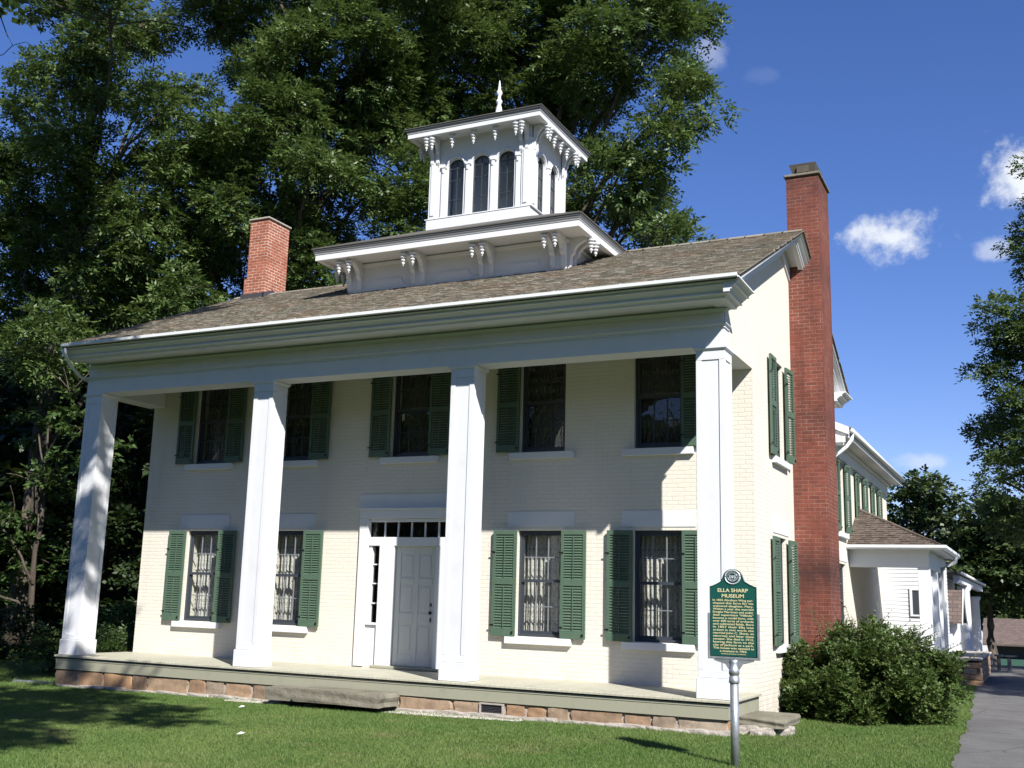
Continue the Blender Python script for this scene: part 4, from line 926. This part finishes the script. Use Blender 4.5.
def tree(name, base, trunk_top, r0, blobs, label, mat, seed, group=None, twigs=3, extra=None, cat='tree', **kw):
    t = thing(name, base, label, cat, group); rnd = random.Random(seed); O = Vector(base)
    V, subs = foliage(blobs, seed, **kw); me = fast_mesh('crown', V-np.array(base), mat); cr_ = link('crown', me, t)
    mb = MB(); bz = base[2]; tp = Vector(trunk_top); n = 9
    pts = [O.lerp(tp, i/n)+Vector((rnd.uniform(-.15, .15), rnd.uniform(-.15, .15), 0))*(i > 0) for i in range(n+1)]; pts[0] -= Vector((0, 0, .3))
    rs = [r0*(1.35 if i == 0 else 1-.68*i/n) for i in range(n+1)]; mb.tube(pts, rs, 10)
    for bi, (x, y, z, R) in enumerate(blobs):
        f = min(max((z-bz)/(tp.z-bz)-.28, .18), .98); s_ = O.lerp(tp, f); q = limb(mb, s_, (x, y, z), r0*(.42-.25*f), .035, rnd)
        for k in range(twigs):
            a = rnd.choice(q[3:]); d = Vector((rnd.gauss(0, 1), rnd.gauss(0, 1), rnd.gauss(.2, .6))).normalized(); limb(mb, a, Vector((x, y, z))+d*R*.85, .03, .008, rnd, n=4)
    if extra: extra(mb, rnd)
    part('trunk', mb, 'bark', t); return t

TA = [(-6.6,16.7,20.9,2.09),(-5.7,18.2,18.6,1.2),(-8.4,17.3,20.5,1.98),(-10.7,18.5,22.4,2.29),(-13.1,18.6,23.8,2.76),(-6.8,15.8,15.7,1.59),(-5.3,15.6,12.9,0.89),(-9.6,19.7,15.2,1.79),(-6.7,16.8,24.5,2.49),(-14.2,16.7,21.8,2.28),(-17.2,20.5,21.1,2.32),(-11.2,17.9,16.2,2.02),(-14.6,19.7,27.4,2.91),(-10.3,17.9,26.9,3.06),(-5.8,18.7,22.2,1.02),(-4.9,16.3,18.2,0.8),(-7.1,18.7,14.9,1.42),(-10.9,19.8,19.3,2.13),(-13.9,18.1,17.5,1.91),(-12.4,19.2,20.5,2.15),(-17.9,18.9,24.5,2.09),(-5.1,15.8,16.7,0.8),(-10.9,19.3,32.1,3.25),(-7.3,18.5,29.0,1.89)]
TB = [(-16.2,13.0,20.4,2.49),(-18.0,11.7,19.7,1.58),(-19.1,15.8,19.0,2.14),(-21.0,13.9,19.2,1.71),(-15.6,15.1,16.6,2.18),(-18.7,15.9,15.5,1.9),(-23.4,15.1,18.2,1.79),(-25.1,16.1,16.5,1.85),(-18.9,13.5,14.4,1.62),(-16.7,15.5,19.7,1.88),(-21.5,13.7,23.4,1.75),(-15.6,16.2,20.2,2.08),(-19.5,15.9,26.5,2.82),(-20.3,12.0,25.2,2.24),(-13.8,12.2,23.6,2.42),(-22.9,12.6,13.4,1.47),(-23.2,16.3,14.0,1.6),(-17.8,13.7,12.6,1.42),(-14.0,14.6,14.5,1.75),(-23.1,13.0,23.6,1.09),(-21.7,14.5,21.0,1.3),(-22.3,13.5,17.4,1.3),(-17.6,11.6,17.6,1.6),(-19.2,11.0,16.6,1.4),(-19.6,11.6,14.6,1.2),(-16.6,11.8,15.6,1.2)]
TC = [(-26.5,9.5,19.9,1.55),(-27.1,9.0,17.8,1.38),(-24.7,8.9,16.4,1.68),(-28.5,9.8,15.8,1.86),(-23.8,9.8,15.1,1.76),(-23.5,11.1,17.4,1.02),(-22.1,10.2,13.4,1.55),(-27.6,11.2,13.8,2.26),(-24.4,10.9,11.4,1.79),(-30.1,11.5,12.5,1.93),(-20.5,10.2,11.2,1.17),(-23.8,8.2,9.3,1.64),(-24.0,10.9,19.4,0.81),(-24.6,11.4,22.6,1.33),(-30.3,11.1,14.5,1.55),(-23.7,9.8,12.9,1.56),(-21.9,10.4,14.7,1.22),(-23.1,8.3,21.1,0.77),(-21.6,9.6,17.6,1.0),(-22.0,11,19.3,.8),(-25.2,9.6,21.2,1.3),(-20.4,10.4,16.3,1.2),(-26.8,9.6,22.3,1.2),(-24.3,9.4,18.2,.8)]
TU = [(-25.8,8.8,7.2,1.29),(-24.0,8.2,4.7,1.09),(-25.1,7.5,3.4,1.59),(-20.9,7.0,6.0,1.36),(-25.1,8.8,2.2,1.31),(-27.2,9.2,0.8,1.68),(-21.4,7.0,7.3,1.22)]
TV = [(-33.5,17.2,9.4,2.65),(-28.2,15.6,7.6,2.42),(-29.9,14.6,3.9,2.37),(-26.7,15.2,4.0,2.32),(-34.5,17.1,0.7,2.57),(-30.8,17.5,0.8,2.5),(-24.4,14.2,1.0,1.82),(-35.8,16.5,5.8,3.07),(-24.2,14.2,7.2,1.87),(-38.3,16.9,9.6,3.21),(-21.5,15.5,4.5,2.2),(-20.5,17,1.5,2.2),(-25,17,10,2.4),(-31,18,12.5,2.8)]
TR = [(4.2,31.2,12.9,1.62),(5.5,33.9,17.2,1.29),(4.5,34.4,9.5,1.91),(3.1,32.0,8.4,1.14),(4.8,34.5,6.1,2.09),(5.9,31.0,12.5,2.38),(3.5,29.9,6.5,1.08),(6.7,32.5,16.2,2.47),(6.3,29.7,8.7,2.64),(6.7,30.5,18.9,1.8),(3.9,31.5,10.9,1.22),(6.5,32.6,5.1,2.36)]
TD1 = [(-3.0,59.9,8.9,1.32),(-1.7,59.3,9.2,1.43),(-2.9,64.2,6.9,2.07),(-4.2,60.9,6.0,1.66),(-1.4,64.8,7.0,2.06),(-3.5,62,3.5,2.4),(-1,61,3.2,2.2)]
TD2 = [(0.2,60.4,7.6,1.81),(1.8,57.3,7.1,1.84),(0.8,57.8,4.6,2.16),(3.2,58.1,7.1,2.15),(2.4,58.9,4.1,2.48),(-1.0,58.6,4.0,1.89),(4.1,58.4,4.7,2.44)]
TD3 = [(-6.8,95,3.2,3.37),(-4.0,96,4.1,3.4),(-1.0,97,3.4,3.6),(1.8,95,3.0,3.23),(4.5,97,4.3,3.75),(7,96,5.5,3.6),(10,97,5,3.8)]

tree('locust_tree', (-11.5, 18.5, -.6), (-10.5, 18.2, 24), .55, TA, 'tallest broad green tree directly behind the cupola and right roof slope', 'leaf_locust', 21, twigs=4)
tree('locust_tree', (-19.5, 14.2, -.65), (-18.5, 14.2, 22), .5, TB, 'tall leafy green tree behind the short orange chimney', 'leaf_locust', 22, twigs=4)
tree('locust_tree', (-26.3, 10.0, -.65), (-25.3, 10, 19), .42, TC, 'tall leafy tree at the left edge above the left end of the roof', 'leaf_locust', 23, twigs=4)
tree('maple_sapling', (-23.8, 8.4, -.65), (-23.6, 8, 6.5), .12, TU, 'young understory tree with pale green sprays left of the leftmost column', 'leaf_maple', 24, k=4, sub_r=.5, sprays=26, L=5, ll=.16, lw=.12, stem=.25, flat=.28)
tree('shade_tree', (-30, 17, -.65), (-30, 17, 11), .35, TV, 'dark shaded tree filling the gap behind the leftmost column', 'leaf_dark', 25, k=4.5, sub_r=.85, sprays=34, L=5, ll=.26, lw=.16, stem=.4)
tree('oak_tree', (8.2, 33, -.66), (6.8, 32.5, 16), .42, TR, 'tall dark green tree leaning in at the right edge above the driveway', 'leaf_locust', 26, k=7, sub_r=.65, sprays=36)
dk = dict(k=4., sub_r=.9, sprays=30, L=5, ll=.34, lw=.24, stem=.45)
tree('distant_tree', (-2.6, 61.5, -2.1), (-2.6, 61.5, 7), .3, TD1, 'distant green tree just right of the rear wing gutter', 'leaf_far', 27, None, **dk)
tree('distant_tree', (1.8, 59, -2.0), (1.6, 59, 6), .3, TD2, 'distant dark tree above the white columned outbuilding and the brown roofed shed', 'leaf_far', 28, None, **dk)
tree('distant_tree', (1.5, 97, -3.6), (1.5, 96, 5), .4, TD3, 'farthest low dark tree behind the long brown roofed shed', 'leaf_far', 29, None, k=2.5, sub_r=1.2, sprays=40, L=5, ll=.5, lw=.35, stem=.6)

# trees standing outside the frame: they shade the lawn, the left column and the driveway
def overhang(mb, rnd):
    Q = lambda u, v, y=-9.: (-5.44+.0155*u, y, 7.86-.0037*u-.0115*v)
    mb.tube([(-9.3, -13.6, 7.0), (-8.2, -11.5, 8.6), (-6.9, -9.8, 8.9), Q(-20, -40)], [.09, .06, .035, .022], 7)
    for pts, r in (([(-20, -40), (33, -8), (60, 6), (85, 17), (115, 24), (150, 20), (185, 26)], .013), ([(-20, -40), (45, -10), (75, 5), (100, 14), (125, 22), (150, 31), (190, 28)], .009),
                   ([(-20, -40), (12, 0), (30, 4), (33, 20), (50, 22), (60, 30)], .007), ([(-20, -40), (-10, 0), (0, 18), (10, 38), (17, 48), (8, 58), (-5, 62)], .008), ([(100, 14), (118, 8), (128, -6)], .005), ([(17, 48), (30, 44), (42, 50)], .004), ([(60, 6), (66, 12), (72, 11)], .004)):
        mb.tube([Q(u, v) for u, v in pts], [r*(1-.6*i/len(pts)) for i in range(len(pts))], 6)
TS = [(-1.3,-11.8,11.0,1.8),(1.1,-12.3,11.2,1.35),(-.6,-10.4,11.2,1.2),(2.6,-11.8,11,.7),(2.3,-15.4,11.2,1.3),(.2,-13.4,11.4,.9),(.6,-15.4,11,1.1),(-6.3,-8.3,12.8,1.6),(-3.4,-10.6,10.6,1.0),(-3.0,-9.2,13.0,1.15),(-3.3,-8.8,15.2,1.1),(-3.1,-9.2,17.2,.9),(-2.6,-7.8,18.6,.9),(-2.6,-6.2,19.8,.8),(-8.2,-6.6,14.6,1.8),(-9.5,-9,17,2.2),(-4.8,-11.2,10.9,1.4),(-5,-10,18.5,1.6)]
tree('maple_tree', (-9.6, -14.2, -.6), (-7.5, -12.5, 15), .42, TS, 'near tree whose bare twigs hang into the top left corner', 'leaf_maple', 31, twigs=1, extra=overhang, k=6., sub_r=.6, sprays=32, L=5, ll=.2, lw=.14)
TS2 = [(-17,.5,21.5,2.4),(-18,-3,16,2.8),(-20,-1,19,2.6),(-15.5,-5,13,2.4),(-22,-4,15,3),(-18.5,2.8,24.5,2.2)]
tree('maple_tree', (-19, -6, -.65), (-18, -4, 16), .45, TS2, 'large tree left of the view shading the thicket beside the house', 'leaf_maple', 32, twigs=1, k=3.4, sub_r=.9, sprays=26, L=5, ll=.3, lw=.22, stem=.45)
TS3 = [(14.2,9.5,11.5,2.2),(14.8,7.5,13.5,2.2),(16.5,12.5,11,2.4),(13.4,5.5,11.5,1.6),(17,11,11,2.4),(13.5,17.5,12,2.6),(16,20,12,2.6),(14,22,10,2.4)]
tree('maple_tree', (15, 14.5, -.5), (15, 14.5, 13), .4, TS3, 'large tree right of the driveway shading its far stretch', 'leaf_maple', 33, twigs=1, k=3.2, sub_r=.85, sprays=26, L=5, ll=.3, lw=.22, stem=.45)

# far-off wood closing the background
r = np.random.RandomState(77); WB = [(r.uniform(-75, -12), r.uniform(24, 36), r.uniform(-.5, 9), r.uniform(2.6, 3.8)) for _ in range(70)]
WB += [(r.uniform(-62, -20), r.uniform(22, 33), r.uniform(8, 17), r.uniform(2.4, 3.4)) for _ in range(46)]
WB += [(r.uniform(-48, -32), r.uniform(2, 22), r.uniform(-.5, 8), r.uniform(2.2, 3.2)) for _ in range(26)]
V, _ = foliage(WB, 5, k=2.0, sub_r=1.3, sprays=26, L=4, ll=.55, lw=.4, stem=.7)
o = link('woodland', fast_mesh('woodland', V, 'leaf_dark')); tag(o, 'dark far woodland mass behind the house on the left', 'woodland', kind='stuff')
WB = [(r.uniform(-40, 50), r.uniform(120, 150), r.uniform(-3, 2.5), r.uniform(3.5, 5)) for _ in range(60)]
V, _ = foliage(WB, 6, k=1.2, sub_r=2.0, sprays=22, L=4, ll=1., lw=.7, stem=1.2)
o = link('woodland', fast_mesh('woodland', V, 'leaf_far')); tag(o, 'low dark tree line on the horizon beyond the driveway', 'woodland', kind='stuff')

WB = [(60*math.sin(a)+4, -16-60*math.cos(a)+0, r.uniform(.5, 15), r.uniform(3.5, 5)) for a in r.uniform(-1.3, 1.0, 150)]
V, _ = foliage(WB, 8, k=1.3, sub_r=1.9, sprays=24, L=4, ll=1., lw=.7, stem=1.2)
o = link('woodland', fast_mesh('woodland', V, 'leaf_far')); tag(o, 'tree line across the lawn behind the viewpoint', 'woodland', kind='stuff')

# big shrub beside the house
r = np.random.RandomState(41); SB = []
for _ in range(84):
    t = r.uniform(0, 2*math.pi); q = math.sqrt(r.uniform(0, 1)); x = 1.93+1.32*q*math.cos(t); y = 4.15+1.15*q*math.sin(t); top = 1.28*(1-q**2.6*.62)+.12*math.sin(x*4)
    SB.append((x, y, r.uniform(-.35, top-.12), r.uniform(.2, .34)))
V, _ = foliage(SB, 42, k=110, sub_r=.15, sprays=24, L=7, ll=.062, lw=.042, stem=.14, flat=.9, droop=-.2)
wh = []; wm = MB(); rnd = random.Random(9)
for i in range(80):
    t = rnd.uniform(0, 2*math.pi); q = rnd.uniform(.2, 1.0); b = Vector((1.93+1.25*q*math.cos(t), 4.15+1.0*q*math.sin(t), .85-.5*q*q)); d = Vector((math.cos(t)*.55+.35, math.sin(t)*.3-.1, .75)).normalized(); L_ = rnd.uniform(.35, .95); pts = [b+d*L_*k/5+Vector((0, 0, -.14*(k/5)**2)) for k in range(6)]
    wm.tube(pts, [.006, .005, .005, .004, .003, .002], 4)
    for k in range(1, 18):
        f = k/18; p = b+d*L_*f+Vector((0, 0, -.14*f*f)); s_ = Vector((rnd.gauss(0, 1), rnd.gauss(0, 1), rnd.gauss(.3, .6))).normalized(); w = s_.cross(Vector((rnd.gauss(0, 1), rnd.gauss(0, 1), 1))).normalized()
        l_ = .05*rnd.uniform(.6, 1.1); wh += [p, p+s_*l_*.5+w*.014, p+s_*l_, p+s_*l_*.5-w*.014]
V = np.concatenate([V, np.array([tuple(p) for p in wh])])
bush = thing('shrub', (1.93, 4.15, -.5), 'big rounded leafy green shrub against the brick chimney base', 'shrub')
link('foliage', fast_mesh('foliage', V-np.array((1.93, 4.15, -.5)), 'leaf_bush'), bush)
for i in range(40):
    a = Vector((1.93+rnd.uniform(-.4, .4), 4.15+rnd.uniform(-.35, .35), -.55)); c = SB[rnd.randrange(len(SB))]; limb(wm, a, c[:3], .014, .005, rnd, n=4)
part('stems', wm, 'bark', bush)
# small plants at the left end of the porch
def small_plant(name, x, y, R, label, mat, seed, **kw):
    z = gz(x, y); bl = [(x+random.uniform(-R, R)*.8, y+random.uniform(-R, R)*.8, z+random.uniform(.15, .9)*R*1.3, R*.45) for _ in range(9)]
    V, _ = foliage(bl, seed, **kw); t = thing(name, (x, y, z), label, 'plant'); link('foliage', fast_mesh('foliage', V-np.array((x, y, z)), mat), t)
    m = MB(); rn = random.Random(seed)
    for b in bl: limb(m, (x+rn.uniform(-.1, .1), y, z-.05), b[:3], .012, .004, rn, n=4)
    part('stems', m, 'bark', t)
small_plant('fern', -14.6, 3.4, .75, 'fern clump behind the leftmost column base', 'leaf_maple', 51, k=26, sub_r=.22, sprays=16, L=9, ll=.12, lw=.035, stem=.45, flat=.8, droop=-.3)
small_plant('small_shrub', -16.0, 2.2, .7, 'low weedy shrub on the lawn left of the porch corner', 'leaf_bush', 52, k=26, sub_r=.2, sprays=18, L=7, ll=.09, lw=.045, stem=.2, flat=.9)
small_plant('small_shrub', -20.5, 4.2, 1.2, 'dark shrub at the left lawn edge under the trees', 'leaf_dark', 53, k=20, sub_r=.3, sprays=22, L=7, ll=.12, lw=.07, stem=.3)
small_plant('small_shrub', -18.0, 6.5, 1.3, 'leafy shrub in the shade behind the leftmost column', 'leaf_bush', 54, k=18, sub_r=.3, sprays=20, L=7, ll=.12, lw=.06, stem=.3)

# lawn blades
def blades(name, regions, label, seed):
    r = np.random.RandomState(seed); out = []
    for (xa, xb, ya, yb, dens, h) in regions:
        n = int((xb-xa)*(yb-ya)*dens); x = r.uniform(xa, xb, n); y = r.uniform(ya, yb, n)
        d0 = np.stack([x-4.7, y+16.55], 1); ang = np.degrees(np.arctan2(d0[:, 0], d0[:, 1])); keep = (ang > -62) & (ang < 6) & ~((x > -13.3) & (x < .5) & (y > -.02)) & ~((x > .46) & (x < 1.2) & (y > 5)) & (x < 3.9)
        edge = np.interp(y, [p[1] for p in L_road], [p[0] for p in L_road]); keep &= x < edge+.03*np.sin(y*2.3)+r.uniform(-.06, .05, len(x))
        x, y = x[keep], y[keep]; n = len(x); z = -.5+.01*np.minimum(0, x+1); z = np.where(x < -16, -.65, z)
        a = r.uniform(0, 2*np.pi, n); hh = h*r.uniform(.5, 1.25, n)*(1+.25*np.sin(x*1.3)*np.sin(y*1.7)); w = r.uniform(.0025, .006, n)*(1 if h < .06 else 1.4); le = r.normal(0, .6, (n, 2))*hh[:, None]
        V = np.empty((n, 3, 3)); V[:, 0] = np.stack([x-np.cos(a)*w, y-np.sin(a)*w, z-.005], 1); V[:, 1] = np.stack([x+np.cos(a)*w, y+np.sin(a)*w, z-.005], 1); V[:, 2] = np.stack([x+le[:, 0], y+le[:, 1], z+hh], 1); out.append(V)
    V = np.concatenate(out).reshape(-1, 3); o = link(name, fast_mesh(name, V, 'grass_blade', 3)); tag(o, label, 'grass', kind='stuff')
L_road = L
blades('grass', [(-13, 4, -9, -3.5, 5200, .030), (-17, 4, -3.5, -.02, 3800, .032), (.5, 3.9, -.02, 9, 2400, .036), (-24, -13.3, -1, 7, 700, .07), (-13.4, .6, -.16, -.02, 900, .06), (1.2, 3.4, 9, 20, 700, .06)], 'short mown green lawn grass around the house', 61)
# bits on the lawn
for i, (x, y) in enumerate([(-7.24, -1.62), (-4.89, -4.54)]):
    mb = MB(); mb.add([(x-.05, y-.02, gz(x, y)+.05), (x+.03, y-.04, gz(x, y)+.06), (x+.06, y+.02, gz(x, y)+.075), (x-.02, y+.04, gz(x, y)+.055), (x, y, gz(x, y)+.085)], [(0, 1, 4), (1, 2, 4), (2, 3, 4), (3, 0, 4)])
    solid('dry_leaf', mb, 'paper_white', (x, y, gz(x, y)), ['small pale dry leaf on the lawn nearer the porch steps', 'small pale dry leaf on the lawn farther from the porch'][i], 'leaf')

# ================================================================== DISTANCE
bx_ = thing('garden_shed', (1.4, 22, -.5), 'small white shed with brown roof behind the side porch', 'shed')
mb = MB(); mb.box(.8, 2.22, 21.6, 23.4, -.6, 1.15); part('wall', mb, 'white_paint', bx_)
mb = MB(); mb.prism([(.7, 21.35, 1.12), (.7, 22.5, 2.12), (.7, 23.65, 1.12), (.7, 23.65, 1.06), (.7, 22.5, 2.04), (.7, 21.35, 1.06)], (1.68, 0, 0)); part('roof', mb, 'roof_brown', bx_)
mb = MB(); mb.prism([(2.382, 21.33, 1.02), (2.382, 22.5, 2.04), (2.382, 23.67, 1.02), (2.382, 23.67, 1.14), (2.382, 22.5, 2.16), (2.382, 21.33, 1.14)], (.03, 0, 0)); part('rake_board', mb, 'white_paint', bx_)
ob = thing('outbuilding', (-2, 32, -.6), 'white outbuilding with round columns and a lean-to porch roof beyond the house', 'outbuilding')
mb = MB(); mb.box(-7, 1.0, 25, 40, -1.4, 2.9); part('wall', mb, 'white_paint', ob)
mb = MB(); mb.prism([(2.25, 18.5, 2.66), (2.25, 18.5, 2.74), (.9, 18.5, 3.05), (-3, 18.5, 3.9), (-3, 18.5, 3.7), (.9, 18.5, 2.95)], (0, 21.5, 0)) if False else mb.prism([(2.25, 24.0, 2.66), (2.25, 24.0, 2.74), (.9, 24.0, 3.05), (-3, 24.0, 3.7), (-7, 24.0, 2.95), (-7, 24, 2.85), (-3, 24.0, 3.6), (.9, 24.0, 2.95)], (0, 16, 0)); part('roof', mb, 'low_roof', ob)
mb = MB(); mb.tube([(2.30, 24, 2.70), (2.30, 40, 2.70)], .06, 8); mb.box(2.0, 2.2, 24.2, 39.9, 2.40, 2.65); part('gutter', mb, 'white_paint', ob)
for yy in (29, 35.5):
    mb = MB(); mb.lathe([(.30, 0), (.30, .12), (.24, .2), (.22, .3), (.19, 2.7), (.25, 2.8), (.25, 2.9)], (2.05, yy, gz(2, yy)+.0), 16); mb.v = [(a, b, min(c, 2.4)) for a, b, c in mb.v]; part('column', mb, 'white_paint', ob)
mb = MB(); mb.box(.9, 2.5, 25, 39, -1.2, -.35); part('porch_floor', mb, 'mortar', ob)
sw = thing('stone_wall', (2.7, 18.5, -.5), 'low stone retaining wall with flat cap beside the driveway behind the shrub', 'wall')
mb = MB(); rnd = random.Random(4)
for row in range(4):
    y = 15.9
    while y < 22:
        w = rnd.uniform(.3, .6); mb.rock((2.98, y+w/2, -.42+row*.15), (.24, w-.02, .14), row*20+int(y*3), .08, 2, .6); y += w
    x = 2.0
    while x < 3.0:
        w = rnd.uniform(.25, .45); mb.rock((min(x+w/2, 2.95), 15.95, -.42+row*.15), (w-.02, .24, .14), row*31+int(x*9), .08, 2, .6); x += w
mb.box(2.0, 2.95, 16.0, 22, -.6, .1); part('masonry', mb, 'foundation_stone', sw)
part('cap', MB().box(1.95, 3.15, 15.8, 22.1, .16, .22), 'mortar', sw, bevel=.01)
fs_ = thing('shed', (7, 82, -3.2), 'long green walled shed with brown shingled roof at the far driveway end', 'shed')
mb = MB(); mb.box(.7, 22, 80.6, 88, -3.4, -2.0); part('wall', mb, 'green_siding', fs_)
mb = MB(); mb.box(.7, 22, 81.6, 88, -1.999, -.9);  # solid dark box stands in for the shade inside the bay
for x in range(1, 23, 3): mb.box(x, x+.15, 80.7, 80.85, -1.999, -.9)
part('bay_shade_posts', mb, 'sash_dark', fs_)
mb = MB(); mb.prism([(.2, 80, -.85), (.2, 84.2, 1.1), (.2, 88.4, -.85), (.2, 88.4, -1.0), (.2, 84.2, .95), (.2, 80, -1.0)], (22.3, 0, 0)); part('roof', mb, 'roof_brown', fs_)
fg = thing('far_house', (0, 110, -3.6), 'pale gabled roof rising just behind the brown roofed shed', 'house')
mb = MB(); mb.box(-6, 2.2, 108, 114, -3.8, .8); part('wall', mb, 'white_paint', fg)
mb = MB(); mb.prism([(-6.5, 107.6, .7), (-2, 107.6, 3.1), (2.7, 107.6, .7), (2.7, 107.6, .45), (-2, 107.6, 2.8), (-6.5, 107.6, .45)], (0, 7, 0)); part('roof', mb, 'mortar', fg)
hr = thing('handrail', (3.1, 24.2, -.5), 'dark wooden handrail with two posts beside the driveway past the stone wall', 'handrail')
for x in (3.27, 3.58): part('post', MB().box(x-.06, x+.06, 24.1, 24.22, -.6, .02), 'sash_dark', hr, bevel=.01)
mb = MB(); mb.prism([(2.55, 24.08, .12), (2.55, 24.08, .20), (3.2, 24.08, -.08), (3.2, 24.08, -.18)], (0, .14, 0)); mb.box(3.14, 3.42, 24.05, 24.27, .021, .08); mb.box(3.46, 3.82, 24.05, 24.27, .021, .07); part('rail', mb, 'sash_dark', hr)
